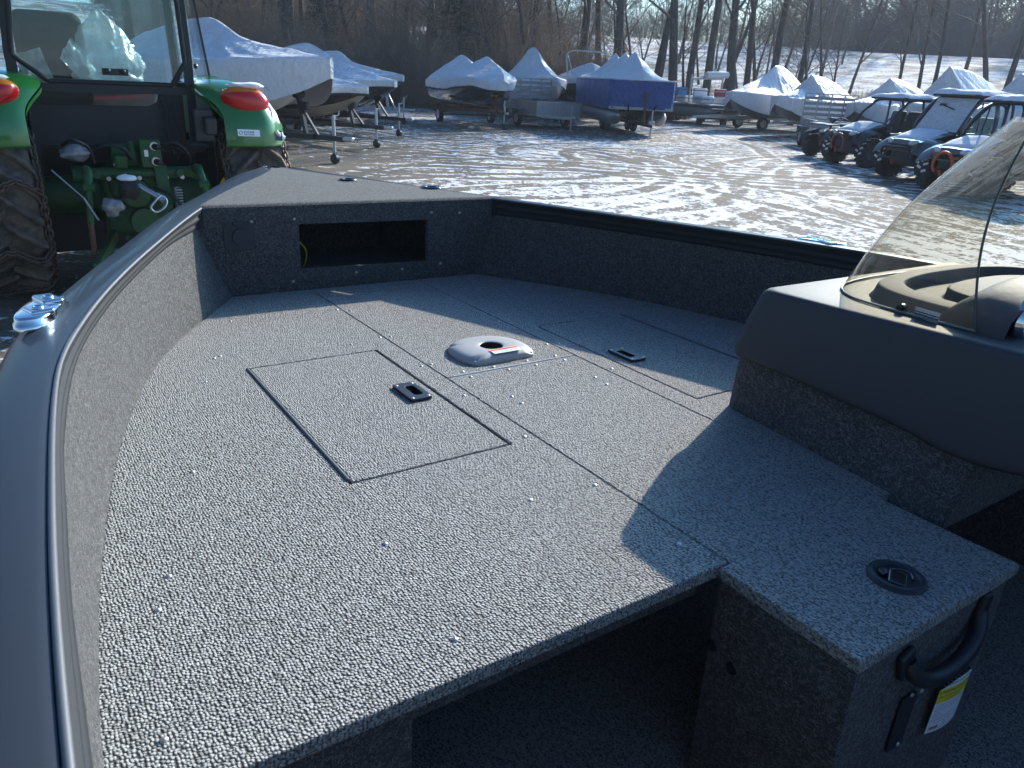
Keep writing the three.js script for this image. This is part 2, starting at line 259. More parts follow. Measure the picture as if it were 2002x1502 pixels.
for (const s of [-1, 1]) {
  // glossy cap
  const zs = [...range(2.3, -3.2, 90), ...range(-3.22, -3.56, 12)];
  const cap = zs.map((z) => { const o = wOut(z), i = Math.min(wIn(z) + 0.004, o - 0.012), r = rise(z); return [[i, 1.489], [mix(i, o, 0.12), 1.492], [mix(i, o, 0.5), 1.490], [mix(i, o, 0.85), 1.482], [o, 1.472], [o + 0.004, 1.455], [o, 1.435]].map(([x, y]) => V(s * x, y + r, z)); });
  add('gunwale_cap', sheet(cap), M.gunwale, boat);
  // round bright bead along the inner edge, then the ribbed accessory track
  const zb = range(2.3, PZ + 0.012, 80);
  add('gunwale_bead', tube(zb.map((z) => V(s * wIn(z), 1.4885, z)), 0.0034, 160, 8), M.bead, boat);
  const prof = [[0.0, 1.485], [0.001, 1.474], [0.006, 1.472], [0.006, 1.462], [0.0, 1.460], [0.0, 1.451], [0.006, 1.449], [0.006, 1.440], [0.001, 1.438], [0.0, 1.428], [0.012, 1.424]];
  add('gunwale_track', sheet(zb.map((z) => prof.map(([o, y]) => V(s * (mix(wIn(z), wTr(z), (1.485 - y) / 0.06) + o - 0.002), y, z)))), M.track, boat);
  const end = PZ + 0.012; add('track_end_cap', bx(0.02, 0.062, 0.004, s * (wIn(end) + 0.006), 1.457, end - 0.001), M.track, boat);
  add('side_wall', sheet(range(2.3, -2.56, 90).map((z) => range(0, 1, 10).map((t) => V(s * (mix(wTr(z) + 0.004, wDk(z) + 0.004, t) + 0.006 * Math.sin(t * 3.14)), mix(1.432, DK - 0.02, t), z)))), M.felt, boat);
  add('lower_side_wall', sheet(range(2.3, -1.1, 40).map((z) => [V(s * (wDk(z) + 0.004), DK - 0.02, z), V(s * (wDk(z) - 0.02), 0.74, z)])), M.felt, boat);
  // outer hull side down to the keel
  add('hull_side', sheet(zs.map((z) => { const o = wOut(z), c = o * mix(0.93, 0.45, sstep(-1.2, -3.5, z)), k = mix(0.52, 0.98, Math.pow(sstep(-1.6, -3.56, z), 1.4)); return [[o - 0.001, 1.436 + rise(z)], [o - 0.012, 1.40], [o - 0.02, mix(1.2, 1.25, sstep(-1.6, -3.5, z))], [c, mix(0.78, 1.12, sstep(-1.6, -3.5, z))], [c * 0.5, mix(0.64, 1.04, sstep(-1.6, -3.5, z))], [0, k]].map(([x, y]) => V(s * x, y, z)); })), M.hullDark, boat);
  add('red_stripe', sheet(zs.map((z) => [V(s * (wOut(z) + 0.0045), 1.462 + rise(z), z), V(s * (wOut(z) + 0.007), 1.45 + rise(z), z), V(s * (wOut(z) + 0.0045), 1.425 + rise(z), z)])), M.hullRed, boat);
}
add('transom', bx(2.1, 0.75, 0.04, 0, 1.08, 2.28), M.hullDark, boat);
// cockpit floor
{ const pts = [...range(2.25, -2.4, 40).map((z) => [wDk(z) * 0.985, z]), ...range(-2.4, 2.25, 40).map((z) => [-wDk(z) * 0.985, z])]; const sh = new THREE.Shape(pts.map(([x, z]) => new THREE.Vector2(x, -z))); const g = new THREE.ExtrudeGeometry(sh, { depth: 0.03, bevelEnabled: false }); g.rotateX(-Math.PI / 2); g.translate(0, 0.745, 0); add('cockpit_floor', boxUV(g), M.deck, boat); }
function slab(outline, holes, y0, y1, bevel, mat, name, parent) { // flat panel from an x,z outline, rounded edges
  const ins = (pts, d) => pts; const sh = new THREE.Shape(ins(outline).map(([x, z]) => new THREE.Vector2(x, -z)));
  for (const h of holes) sh.holes.push(new THREE.Path(h.map(([x, z]) => new THREE.Vector2(x, -z))));
  const g = new THREE.ExtrudeGeometry(sh, { depth: y1 - y0 - 2 * bevel, bevelEnabled: bevel > 0, bevelSize: bevel, bevelOffset: -bevel, bevelThickness: bevel, bevelSegments: 3 });
  g.rotateX(-Math.PI / 2); g.translate(0, y0 + bevel, 0); return add(name, boxUV(g), mat, parent);
}
const rect = (x0, x1, z0, z1) => [[x0, z0], [x1, z0], [x1, z1], [x0, z1]];
const AFT = -0.605, HZ0 = -1.775, HZ1 = -1.118, HX0 = 0.2725, HX1 = 0.612, SEAM = 0.2015;
const screwGeo = lathe([[0, 0.0036], [0.0018, 0.0036], [0.0020, 0.0028], [0.0042, 0.0026], [0.0058, 0.0014], [0.0064, -0.001]], 12);
const screw = (x, z, parent, y = DK + 0.0003) => { const m = new THREE.Mesh(screwGeo, M.screw); m.name = 'screw'; m.position.set(x, y, z); m.scale.setScalar(0.72); parent.add(m); };
const panels = {};
for (const s of [-1, 1]) {
  const wall = range(AFT, -2.476, 30).map((z) => [s * (wDk(z) + 0.009), z]);
  const outline = [[s * (SEAM + 0.0018), AFT], ...wall, [s * (SEAM + 0.0018), -2.476]];
  const hole = rect(s * (HX0 - 0.0055), s * (HX1 + 0.002), HZ0 - 0.001, HZ1 + 0.0065);
  panels[s] = slab(s > 0 ? outline : outline.reverse(), [s > 0 ? hole.reverse() : hole], DK - 0.022, DK, 0.003, M.deck, 'deck_panel', boat);
  const hx = s < 0 ? -0.322 : 0.333, hz = s < 0 ? -1.451 : -1.436;
  const lid = slab(s > 0 ? rect(HX0, HX1 - 0.006, HZ0, HZ1).reverse() : rect(-HX1 + 0.006, -HX0, HZ0, HZ1), [rect(hx - s * 0.004 - 0.016, hx - s * 0.004 + 0.016, hz - 0.034, hz + 0.034)], DK - 0.02, DK - 0.001, 0.003, M.deck, 'storage_hatch', boat);
  add('hinge', [rod(V(s * (HX1 - 0.001), DK - 0.0005, HZ0 + 0.004), V(s * (HX1 - 0.001), DK - 0.0005, HZ1 - 0.006), 0.0042, 0.0042, 10), bx(0.008, 0.002, HZ1 - HZ0 - 0.01, s * (HX1 - 0.004), DK - 0.003, (HZ0 + HZ1) / 2)], M.bead, lid);
  // recessed lift handle: plate with an open finger cup and four screws
  const r = (w, d, q) => { const sh = new THREE.Shape(); sh.moveTo(-w + q, -d); sh.lineTo(w - q, -d); sh.quadraticCurveTo(w, -d, w, -d + q); sh.lineTo(w, d - q); sh.quadraticCurveTo(w, d, w - q, d); sh.lineTo(-w + q, d); sh.quadraticCurveTo(-w, d, -w, d - q); sh.lineTo(-w, -d + q); sh.quadraticCurveTo(-w, -d, -w + q, -d); return sh; };
  const pl = r(0.026, 0.051, 0.006); const cup = r(0.0125, 0.031, 0.011); pl.holes.push(new THREE.Path(cup.getPoints(6).map((p) => new THREE.Vector2(p.x - s * 0.004, p.y))));
  const pg = new THREE.ExtrudeGeometry(pl, { depth: 0.004, bevelEnabled: true, bevelSize: 0.0015, bevelThickness: 0.0015, bevelSegments: 2, curveSegments: 6 }); pg.rotateX(-Math.PI / 2); pg.translate(hx, DK + 0.0012, hz);
  const well = [0, 0.012, 0.03].map((dy, k) => cup.getPoints(6).map((p) => V(hx + (p.x - s * 0.004) * (1 - k * 0.12), DK + 0.003 - dy, hz - p.y * (1 - k * 0.12))));
  const handle = add('lift_handle', [pg, sheet(well), bx(0.026, 0.001, 0.06, hx - s * 0.004, DK - 0.026, hz)], M.blackPlastic, lid);
  for (const [dx, dz] of [[-0.020, -0.043], [0.020, -0.043], [-0.020, 0.043], [0.020, 0.043]]) screw(hx + dx, hz + dz, handle, DK + 0.0055);
}
const mid = slab([[-SEAM, -2.476], [SEAM, -2.476], [SEAM, -1.5035], [-SEAM, -1.5035]].reverse(), [], DK - 0.022, DK, 0.003, M.deck, 'deck_panel', boat);
const midAft = slab([[-SEAM, -1.5015], [SEAM, -1.5015], [SEAM, -0.62], [0.208, -0.62], [0.208, -0.365], [-0.226, -0.365], [-0.226, -0.602], [-SEAM, -0.602]].reverse(), [], DK - 0.021, DK, 0.003, M.deck, 'deck_panel', boat);
add('seam_strip', [bx(0.375, 0.003, 0.0018, 0.005, DK + 0.0005, -1.5025)], std(rgb(0.7, 0.72, 0.75), 0.5), boat);
slab([...range(-0.66, -2.45, 20).map((z) => [wDk(z) - 0.02, z]), ...range(-2.45, -0.66, 20).map((z) => [-wDk(z) + 0.02, z])].reverse(), [], DK - 0.05, DK - 0.026, 0, M.void, 'sub_floor', boat);
for (const [x, z] of [[-0.936, -0.982], [-0.962, -0.911], [-0.995, -0.684], [-0.653, -0.665], [-0.235, -0.678], [-0.639, -0.908], [-0.841, -1.285], [-0.719, -1.727], [-0.646, -1.895], [-0.663, -1.885], [-0.225, -1.129], [-0.215, -1.869], [-0.219, -1.605], [-0.218, -2.192], [-0.223, -1.381], [-0.311, -1.846], [-0.229, -0.896], [-0.364, -0.909], [-0.543, -2.199]]) screw(x, z, panels[-1]);
for (const [x, z] of [[0.236, -2.167], [0.22, -1.867], [0.222, -1.604], [0.22, -1.369], [0.65, -1.62], [0.62, -2.05]]) screw(x, z, panels[1]);
for (const [x, z] of [[-0.184, -2.164], [-0.189, -1.609], [0.185, -2.171], [0.183, -1.864], [0.186, -1.614], [-0.144, -1.523], [-0.055, -1.518], [0.051, -1.52], [0.147, -1.521], [-0.184, -1.866]]) screw(x, z, mid);
for (const [x, z] of [[-0.145, -1.482], [-0.031, -1.484], [0.055, -1.482], [0.149, -1.482], [0.138, -1.339], [0.132, -1.286], [-0.126, -1.325], [-0.128, -1.281]]) screw(x, z, midAft);
// seat pedestal base: oval dome, flat on its aft side, socket hole and four screw notches
{
  const cx = 0.0, cz = -1.618, N = 64, edge = (a) => { const x = Math.cos(a), z = Math.sin(a); let r = 1 / Math.pow(Math.pow(Math.abs(x) / 0.112, 2.3) + Math.pow(Math.abs(z) / 0.112, 2.3), 1 / 2.3); if (z > 0 && z * r > 0.077) r = 0.077 / z; return r; };
  const rings = [[1.0, -0.001], [1.0, 0.006], [0.985, 0.010], [0.93, 0.0155], [0.8, 0.0205], [0.6, 0.0225], [0.42, 0.023]];
  const rows = rings.map(([k, y], q) => range(0, 2 * Math.PI, N).map((a) => { const e = edge(a), rr = k === 1 ? e : mix(0.033, e, (k - 0.30) / 0.70); const notch = [0.62, 2.52, 3.75, 5.68].some((b) => Math.abs(a - b) < 0.075) && q >= 2 && q <= 3; return V(cx + Math.cos(a) * rr, DK + (notch ? 0.008 : y), cz + Math.sin(a) * rr); }));
  rows.push(range(0, 2 * Math.PI, N).map((a) => V(cx + Math.cos(a) * 0.0335, DK + 0.0225, cz + Math.sin(a) * 0.0335))); rows.push(range(0, 2 * Math.PI, N).map((a) => V(cx + Math.cos(a) * 0.0315, DK + 0.019, cz + Math.sin(a) * 0.0315)));
  const pb = add('pedestal_base', sheet(rows), M.base, boat);
  add('socket', [sheet([0.0205, 0.004].map((y) => range(0, 2 * Math.PI, 32).map((a) => V(cx + Math.cos(a) * 0.0314, DK + y, cz + Math.sin(a) * 0.0314)))), cyl(0.0314, 0.0314, 0.001, cx, DK + 0.004, cz, 0, 0, 0, 32)], std(rgb(0.03, 0.03, 0.032), 0.5), pb);
  for (const b of [0.62, 2.52, 3.75, 5.68]) { const e = edge(b) * 0.95; screw(cx + Math.cos(b) * e, cz + Math.sin(b) * e, pb, DK + 0.009); }
  const cv = document.createElement('canvas'); cv.width = 512; cv.height = 160; const c = cv.getContext('2d'); c.fillStyle = '#f2f2ef'; c.fillRect(0, 0, 512, 160); c.fillStyle = '#f0762a'; c.fillRect(6, 6, 500, 58); c.fillStyle = '#111'; c.font = 'bold 46px sans-serif'; c.textAlign = 'center'; c.fillText('\u26A0 WARNING', 256, 52); c.font = 'bold 25px sans-serif'; c.fillText('DO NOT OCCUPY SEAT WHEN BOAT', 256, 98); c.fillText('IS UNDER WAY ABOVE TROLLING SPEED', 256, 132, 480);
  const t = new THREE.CanvasTexture(cv); t.colorSpace = THREE.SRGBColorSpace; const lg = new THREE.PlaneGeometry(0.088, 0.030); lg.rotateX(-Math.PI / 2 + 0.06); lg.translate(0.012, DK + 0.0245, cz + 0.054); add('warning_sticker', lg, std(rgb(1, 1, 1), 0.4, 0, { map: t }), pb);
}
// riser under the deck's aft edge, port and starboard, and what is dark beneath
for (const s of [-1, 1]) {
  const x0 = s < 0 ? -1.05 : 0.2, x1 = s < 0 ? -0.212 : 1.05;
  add('deck_riser', boxUV(bx(x1 - x0, 0.062, 0.02, (x0 + x1) / 2, 1.146, AFT - 0.055)), M.felt, boat);
  add('locker_back', boxUV(bx(x1 - x0, 0.42, 0.02, (x0 + x1) / 2, 0.965, AFT - 0.42)), M.felt, boat);
}
add('locker_panel', boxUV(bx(0.33, 0.38, 0.02, -0.885, 0.935, AFT - 0.058)), M.felt, boat);
// bow panel with its rectangular locker opening
{
  const top = 1.488, sh = new THREE.Shape(); const hw = (y) => mix(wDk(PZ), wIn(PZ), clamp((y - DK) / (top - DK)));
  sh.moveTo(-hw(DK) - 0.012, DK - 0.02); sh.lineTo(hw(DK) + 0.012, DK - 0.02); sh.lineTo(wTr(PZ) + 0.018, 1.43); sh.lineTo(wIn(PZ) + 0.006, top); sh.lineTo(-wIn(PZ) - 0.006, top); sh.lineTo(-wTr(PZ) - 0.018, 1.43); sh.lineTo(-hw(DK) - 0.012, DK - 0.02);
  const ho = new THREE.Path(); ho.moveTo(-0.230, 1.272); ho.lineTo(0.256, 1.263); ho.lineTo(0.256, 1.419); ho.lineTo(-0.230, 1.424); ho.lineTo(-0.230, 1.272); sh.holes.push(ho);
  const g = new THREE.ExtrudeGeometry(sh, { depth: 0.016, bevelEnabled: true, bevelSize: 0.002, bevelOffset: -0.002, bevelThickness: 0.002, bevelSegments: 2 }); g.translate(0, 0, PZ - 0.016);
  const bp = add('bow_panel', boxUV(g), M.felt, boat);
  for (const [x, y] of [[-0.385, 1.44], [-0.245, 1.443], [0.27, 1.445], [0.39, 1.44], [-0.26, 1.232], [-0.03, 1.245], [0.15, 1.242], [0.31, 1.252]]) { const m = new THREE.Mesh(screwGeo, M.screw); m.name = 'screw'; m.rotation.x = Math.PI / 2; m.scale.setScalar(0.8); m.position.set(x, y, PZ + 0.003); bp.add(m); }
  // charger socket cover
  const ring = new THREE.Shape(); const q = 0.014, w = 0.047, h = 0.043; ring.moveTo(-w + q, -h); ring.lineTo(w - q, -h); ring.quadraticCurveTo(w, -h, w, -h + q); ring.lineTo(w, h - q); ring.quadraticCurveTo(w, h, w - q, h); ring.lineTo(-w + q, h); ring.quadraticCurveTo(-w, h, -w, h - q); ring.lineTo(-w, -h + q); ring.quadraticCurveTo(-w, -h, -w + q, -h);
  const rg = new THREE.ExtrudeGeometry(ring, { depth: 0.004, bevelEnabled: true, bevelSize: 0.002, bevelThickness: 0.002, bevelSegments: 2 });
  const cap = [place(rg, -0.428, 1.395, PZ - 0.001), cyl(0.027, 0.029, 0.008, -0.423, 1.393, PZ + 0.006, Math.PI / 2, 0, 0, 28), bx(0.03, 0.012, 0.008, -0.432, 1.437, PZ + 0.009, 0, 0, 0, 0.003)];
  add('socket_cover', cap, std(rgb(0.04, 0.042, 0.047), 0.7), boat);
  add('locker_floor', boxUV(bx(0.86, 0.02, 0.7, 0, DK + 0.005, PZ - 0.37)), M.felt, boat);
  add('locker_wall', boxUV(bx(0.6, 0.28, 0.02, 0, 1.345, PZ - 0.55)), M.felt, boat);
  for (const s of [-1, 1]) add('locker_side', sheet(range(PZ - 0.02, PZ - 0.56, 12).map((z) => [V(s * (wOut(z) - 0.05), 1.2, z), V(s * (wOut(z) - 0.03), 1.34, z), V(s * (wOut(z) - 0.03), 1.485, z)])), M.felt, boat);
  add('cable', tube([[-0.33, 1.40, PZ - 0.16], [-0.24, 1.375, PZ - 0.10], [-0.20, 1.345, PZ - 0.08], [-0.175, 1.31, PZ - 0.10], [-0.168, 1.26, PZ - 0.14], [-0.16, 1.225, PZ - 0.2]], 0.0028, 30, 6), M.wire, boat);
  // carpeted bow top, rolled over the panel edge
  const zt = [PZ + 0.0022, ...range(PZ - 0.014, -3.44, 30)];
  const rows = zt.map((z) => range(-1, 1, 24).map((t) => V(t * Math.max(0.03, Math.min(wIn(z) + 0.006, wOut(z) - 0.012)), 1.4945 + rise(z) - (z > PZ ? 0.012 : 0), z)));
  rows.splice(1, 0, range(-1, 1, 24).map((t) => V(t * (wIn(PZ) + 0.006), 1.4905, PZ - 0.003)));
  const bt = add('bow_top', sheet(rows), M.felt, boat);
  const ring2 = (x, z, r, name, mat) => add(name, [lathe([[r * 0.55, -0.002], [r * 0.6, 0.003], [r * 0.85, 0.0045], [r, 0.003], [r * 1.02, -0.002]], 32).translate(x, 1.4975 + rise(z), z), cyl(r * 0.6, r * 0.6, 0.002, x, 1.4965 + rise(z), z, 0, 0, 0, 28)], mat, bt);
  ring2(0.157, -3.0, 0.034, 'deck_fitting', M.blackPlastic); ring2(0.412, -2.75, 0.04, 'deck_fitting', M.glossBlack);
}
// pull-up cleats on both gunwales
for (const s of [-1, 1]) {
  const c = new THREE.Group(), x0 = s * 1.022, z0 = -1.36, y0 = s < 0 ? 1.4905 : 1.478, outl = (k, j) => { const sh = []; for (let i = 0; i <= 40; i++) { const a = i / 40 * 2 * Math.PI; const x = Math.cos(a), z = Math.sin(a); const r = 1 / Math.pow(Math.pow(Math.abs(x) / (0.027 * k), 3.2) + Math.pow(Math.abs(z) / (0.068 * j), 3.2), 1 / 3.2); sh.push(V(x0 + x * r, 0, z0 + z * r)); } return sh; };
  const up = (pts, y) => pts.map((p) => V(p.x + s * (p.z - z0) * 0.32, y0 + y * 0.72, p.z));
  const cl = add('cleat', sheet([up(outl(1.08, 1.04), -0.004), up(outl(1.08, 1.04), 0.006), up(outl(1.0, 0.99), 0.007), up(outl(1.0, 0.98), 0.018), up(outl(0.94, 0.95), 0.0235), up(outl(0.6, 0.6), 0.025), up(outl(0.01, 0.01), 0.0255)]), M.chrome, boat);
  add('cleat_horn', s > 0 ? bx(0.034, 0.01, 0.11, x0, y0 + 0.016, z0, 0, -0.3, 0, 0.0045) : [bx(0.032, 0.012, 0.05, x0 - s * 0.012, y0 + 0.018, z0 - 0.03, 0, s * -0.3, 0, 0.005), bx(0.034, 0.010, 0.042, x0 + s * 0.004, y0 + 0.017, z0 + 0.026, 0, s * -0.3, 0, 0.0045), lathe([[0.009, 0], [0.009, 0.004], [0.0065, 0.005], [0.005, 0.002]], 20).translate(x0 + s * 0.005, y0 + 0.020, z0 + 0.028), lathe([[0.009, 0], [0.009, 0.004], [0.0065, 0.005], [0.005, 0.002]], 20).translate(x0 - s * 0.012, y0 + 0.022, z0 - 0.026)], M.chrome, cl);
}
// step box behind the centre panel
{
  const thickTube = (p) => { const g = tube(p, 0.0125, 40, 12); return g; };
  const bz = -0.372, lid = DK - 0.021;
  const b = add('step_box', boxUV(merge([bx(0.016, lid - 0.76, 0.232, -0.207, (lid + 0.76) / 2, bz - 0.116), bx(0.016, lid - 0.76, 0.232, 0.188, (lid + 0.76) / 2, bz - 0.116), bx(0.379, lid - 0.76, 0.016, -0.0095, (lid + 0.76) / 2, bz - 0.008)])), M.felt, boat);
  for (const [z, y] of [[-0.598, 1.051], [-0.556, 1.037]]) add('vent_hole', [lathe([[0.0065, 0.0], [0.0085, 0.0022], [0.0105, 0.0]], 20).rotateZ(Math.PI / 2).translate(-0.2155, y, z), cyl(0.0072, 0.0072, 0.001, -0.2157, y, z, 0, 0, Math.PI / 2, 18)], M.glossBlack, b);
  // flush latch on top
  const lx = -0.008, lz = -0.446, l = add('lid_latch', [lathe([[0, 0.001], [0.030, 0.001], [0.0305, 0.0055], [0.034, 0.0075], [0.041, 0.0055], [0.043, -0.001]], 48).translate(lx, DK + 0.0005, lz)], M.blackPlastic, midAft);
  add('latch_paddle', [bx(0.03, 0.005, 0.026, lx - 0.010, DK + 0.0065, lz + 0.006, 0.1, 0.5, 0.06, 0.0024), lathe([[0, 0.006], [0.003, 0.006], [0.0035, 0.009], [0.007, 0.009], [0.0078, 0.002]], 20).translate(lx - 0.012, DK + 0.001, lz - 0.016), tube([[lx + 0.006, DK + 0.005, lz - 0.014], [lx + 0.018, DK + 0.0065, lz - 0.004], [lx + 0.020, DK + 0.0065, lz + 0.010], [lx + 0.010, DK + 0.005, lz + 0.020]], 0.0022, 20, 8)], M.glossBlack, l);
  // grab handle, latch plate and hanging capacity tag on the aft face
  const fz = bz + 0.002, h = add('grab_handle', [thickTube([[-0.09, 1.140, fz + 0.003], [-0.084, 1.122, fz + 0.013], [-0.058, 1.106, fz + 0.021], [0, 1.098, fz + 0.024], [0.058, 1.105, fz + 0.021], [0.098, 1.122, fz + 0.013], [0.112, 1.146, fz + 0.003]]), bx(0.034, 0.05, 0.012, -0.094, 1.138, fz + 0.004, 0, 0, 0.35, 0.005), bx(0.026, 0.056, 0.012, 0.116, 1.15, fz + 0.004, 0, 0, -0.15, 0.005), ...range(0, 1, 7).map((t) => bx(0.0035, 0.012, 0.004, mix(-0.03, 0.045, t), 1.088, fz + 0.034, 0.5, 0, 0))], M.blackPlastic, boat);
  add('latch_plate', [bx(0.042, 0.10, 0.006, -0.047, 1.005, fz + 0.002, 0, 0, -0.05, 0.003)], M.blackPlastic, boat);
  for (const [x, y] of [[-0.05, 1.062], [-0.02, 1.055], [-0.047, 0.965]]) { const m = new THREE.Mesh(screwGeo, M.screw); m.name = 'screw'; m.rotation.x = Math.PI / 2; m.scale.setScalar(0.6); m.position.set(x, y, fz + 0.007); boat.add(m); }
  const cv = document.createElement('canvas'); cv.width = 400; cv.height = 640; const c = cv.getContext('2d'); c.fillStyle = '#e9ebee'; c.fillRect(0, 0, 400, 640); c.fillStyle = '#e3d22c'; c.fillRect(0, 92, 400, 170); c.fillStyle = '#15171a'; c.textAlign = 'center'; c.font = 'bold 40px sans-serif'; c.fillText('MAXIMUM CAPACITIES', 200, 62, 370); c.font = 'bold 46px sans-serif'; c.fillText('6 PERSONS OR 875 LBS', 200, 150, 372); c.font = 'bold 26px sans-serif'; c.fillText('1450 LBS. PERSONS, MOTOR, GEAR', 200, 198, 370); c.fillText('115 H.P. MOTOR', 200, 240, 300); c.textAlign = 'left'; c.font = '20px sans-serif';
  ['THIS BOAT COMPLIES WITH U.S. COAST', 'GUARD SAFETY STANDARDS IN EFFECT', 'ON THE DATE OF CERTIFICATION', 'MODEL', 'SERIAL NO.', 'DESIGN COMPLIANCE WITH', 'REQUIREMENTS VERIFIED'].forEach((t, i) => c.fillText(t, 24, 300 + i * 32, 350)); c.strokeStyle = '#15171a'; c.lineWidth = 3; c.strokeRect(24, 520, 160, 92); c.fillStyle = '#c8452e'; c.fillRect(36, 566, 90, 34); c.strokeRect(206, 520, 170, 92);
  const t = new THREE.CanvasTexture(cv); t.colorSpace = THREE.SRGBColorSpace;
  const tagRows = range(0, 1, 6).map((v) => range(0, 1, 4).map((u) => V(0.034 + 0.096 * u + 0.003 * v, 1.048 - 0.012 * u - 0.108 * v, fz + 0.012 - 0.004 * v + 0.005 * Math.sin(u * 3))));
  const tg = sheet(tagRows), uv = tg.attributes.uv; for (let i = 0; i < uv.count; i++) uv.setXY(i, (i % 5) / 4, 1 - Math.floor(i / 5) / 6); add('capacity_tag', tg, std(rgb(1, 1, 1), 0.45, 0, { map: t }), boat);
}
// helm console on the starboard side
{
  const pl = [[0.294, -1.028], [0.31, -1.05], [0.72, -1.06], [1.0, -0.95], [1.04, -0.5], [0.24, -0.5], [0.236, -0.62]];
  const low = pl.map(([x, z]) => V(x, DK - 0.02, z)), hi = pl.map(([x, z]) => V(Math.max(x, 0.306), 1.346, z + 0.01)); low.push(low[0]); hi.push(hi[0]);
  const dense = (a, n) => { const o = []; for (let i = 0; i < a.length - 1; i++) for (let k = 0; k < n; k++) o.push(a[i].clone().lerp(a[i + 1], k / n)); o.push(a[a.length - 1]); return o; };
  const lo = dense(low, 8), hg = dense(hi, 8); const plinth = add('console_plinth', sheet(range(0, 1, 6).map((t) => lo.map((p, i) => p.clone().lerp(hg[i], t)))), M.felt, boat);
  // moulded shell: rings from the lower lip to the flat top
  const ringAt = (x0, z0, z1, y, rr) => { const pts = [], x1 = 1.045; const cr = (cx, cz, a0, a1) => { for (let i = 0; i <= 8; i++) { const a = mix(a0, a1, i / 8); pts.push(V(cx + Math.cos(a) * rr, y(cx + Math.cos(a) * rr, cz + Math.sin(a) * rr), cz + Math.sin(a) * rr)); } }; pts.push(V(x0, y(x0, z1), z1)); for (const t of range(0.1, 0.9, 12)) { const z = mix(z1, z0 + rr, t); pts.push(V(x0, y(x0, z), z)); } cr(x0 + rr, z0 + rr, Math.PI, 1.5 * Math.PI); for (const t of range(0.1, 0.95, 10)) { const x = mix(x0 + rr, x1, t); pts.push(V(x, y(x, z0), z0)); } pts.push(V(x1, y(x1, z0), z0)); return pts; };
  const yl = (x, z) => mix(1.336, 1.318, sstep(-1.0, -0.62, z)) - 0.016 * sstep(-0.66, -0.54, z) + 0.05 * sstep(-0.5, -0.25, z);
  const yt = (x, z) => 1.501 + 0.012 * sstep(-0.95, -0.3, z);
  const rings = [ringAt(0.30, -1.02, -0.1, (x, z) => yl(x, z) + 0.012, 0.02), ringAt(0.276, -1.036, -0.1, yl, 0.022), ringAt(0.268, -1.036, -0.1, (x, z) => yl(x, z) + 0.006, 0.024), ringAt(0.262, -1.034, -0.1, (x, z) => yl(x, z) + 0.02, 0.026), ringAt(0.264, -1.016, -0.1, (x, z) => mix(yl(x, z), yt(x, z), 0.55), 0.028), ringAt(0.272, -0.996, -0.1, (x, z) => yt(x, z) - 0.012, 0.03), ringAt(0.277, -0.988, -0.1, (x, z) => yt(x, z) - 0.003, 0.03), ringAt(0.288, -0.978, -0.1, (x, z) => yt(x, z), 0.03), ringAt(0.34, -0.93, -0.1, (x, z) => yt(x, z) + 0.001, 0.03), ringAt(0.5, -0.8, -0.1, (x, z) => yt(x, z) + 0.001, 0.03), ringAt(0.9, -0.4, -0.1, (x, z) => yt(x, z) + 0.001, 0.03)];
  const shell = add('console_shell', sheet(rings), M.console, boat);
  // raised dash moulding under the windshield, with a stepped pocket
  const pod = (k, y, off) => { const c = [[0.372, -0.52], [0.365, -0.66], [0.385, -0.765], [0.44, -0.835], [0.56, -0.872], [0.72, -0.88], [0.9, -0.86], [1.0, -0.8], [1.02, -0.52]], cx = 0.69, cz = -0.62; return new THREE.CatmullRomCurve3(c.map(([x, z]) => V(cx + (x - cx) * k, y, cz + (z - cz) * k + off)), false).getPoints(48); };
  add('dash_pod', sheet([pod(1.05, 1.492, 0), pod(1.0, 1.512, 0), pod(0.985, 1.528, 0), pod(0.97, 1.533, 0), pod(0.86, 1.536, 0.006), pod(0.845, 1.534, 0.008), pod(0.835, 1.512, 0.008), pod(0.82, 1.510, 0.008), pod(0.62, 1.512, 0.01), pod(0.605, 1.514, 0.012), pod(0.60, 1.532, 0.012), pod(0.585, 1.535, 0.014), pod(0.3, 1.54, 0.02), pod(0.02, 1.54, 0.03)]), M.dash, shell);
  // instrument binnacle facing aft, gauges in it
  const bin = add('instrument_binnacle', sheet(range(0, 1, 10).map((t) => { const z = mix(-0.70, -0.53, t), hgt = 1.512 + 0.088 * Math.sin(Math.PI * 0.5 * sstep(0, 0.65, t)); return range(0, Math.PI, 18).map((a) => V(0.66 - Math.cos(a) * mix(0.30, 0.33, t), 1.49 + (hgt - 1.49) * Math.pow(Math.sin(a), 0.5), z + 0.02 * Math.sin(a))); })), M.console, shell);
  add('binnacle_face', (() => { const sh = new THREE.Shape(); sh.moveTo(-0.325, -0.06); sh.lineTo(0.325, -0.06); for (const a of range(0, Math.PI, 24)) sh.lineTo(Math.cos(a) * 0.325, 0.102 * Math.pow(Math.sin(a), 0.5) ); const g = new THREE.ExtrudeGeometry(sh, { depth: 0.012, bevelEnabled: false }); return place(g, 0.66, 1.49, -0.545, -0.12, 0, 0); })(), M.blackPlastic, bin);
  for (const [gx, gy, gr] of [[0.405, 1.535, 0.05], [0.545, 1.54, 0.05]]) {
    const gz = -0.519; const bez = add('gauge', lathe([[gr * 0.84, 0.0], [gr * 0.9, 0.014], [gr, 0.012], [gr * 1.04, 0]], 40).rotateX(Math.PI / 2 - 0.12).translate(gx, gy, gz - 0.008), M.chrome, bin);
    const cv = document.createElement('canvas'); cv.width = cv.height = 256; const c = cv.getContext('2d'); c.fillStyle = '#dfe6f2'; c.fillRect(0, 0, 256, 256); c.translate(128, 128); c.fillStyle = '#1c2430'; c.strokeStyle = '#1c2430'; c.lineWidth = 3; c.font = 'bold 22px sans-serif'; c.textAlign = 'center'; c.textBaseline = 'middle';
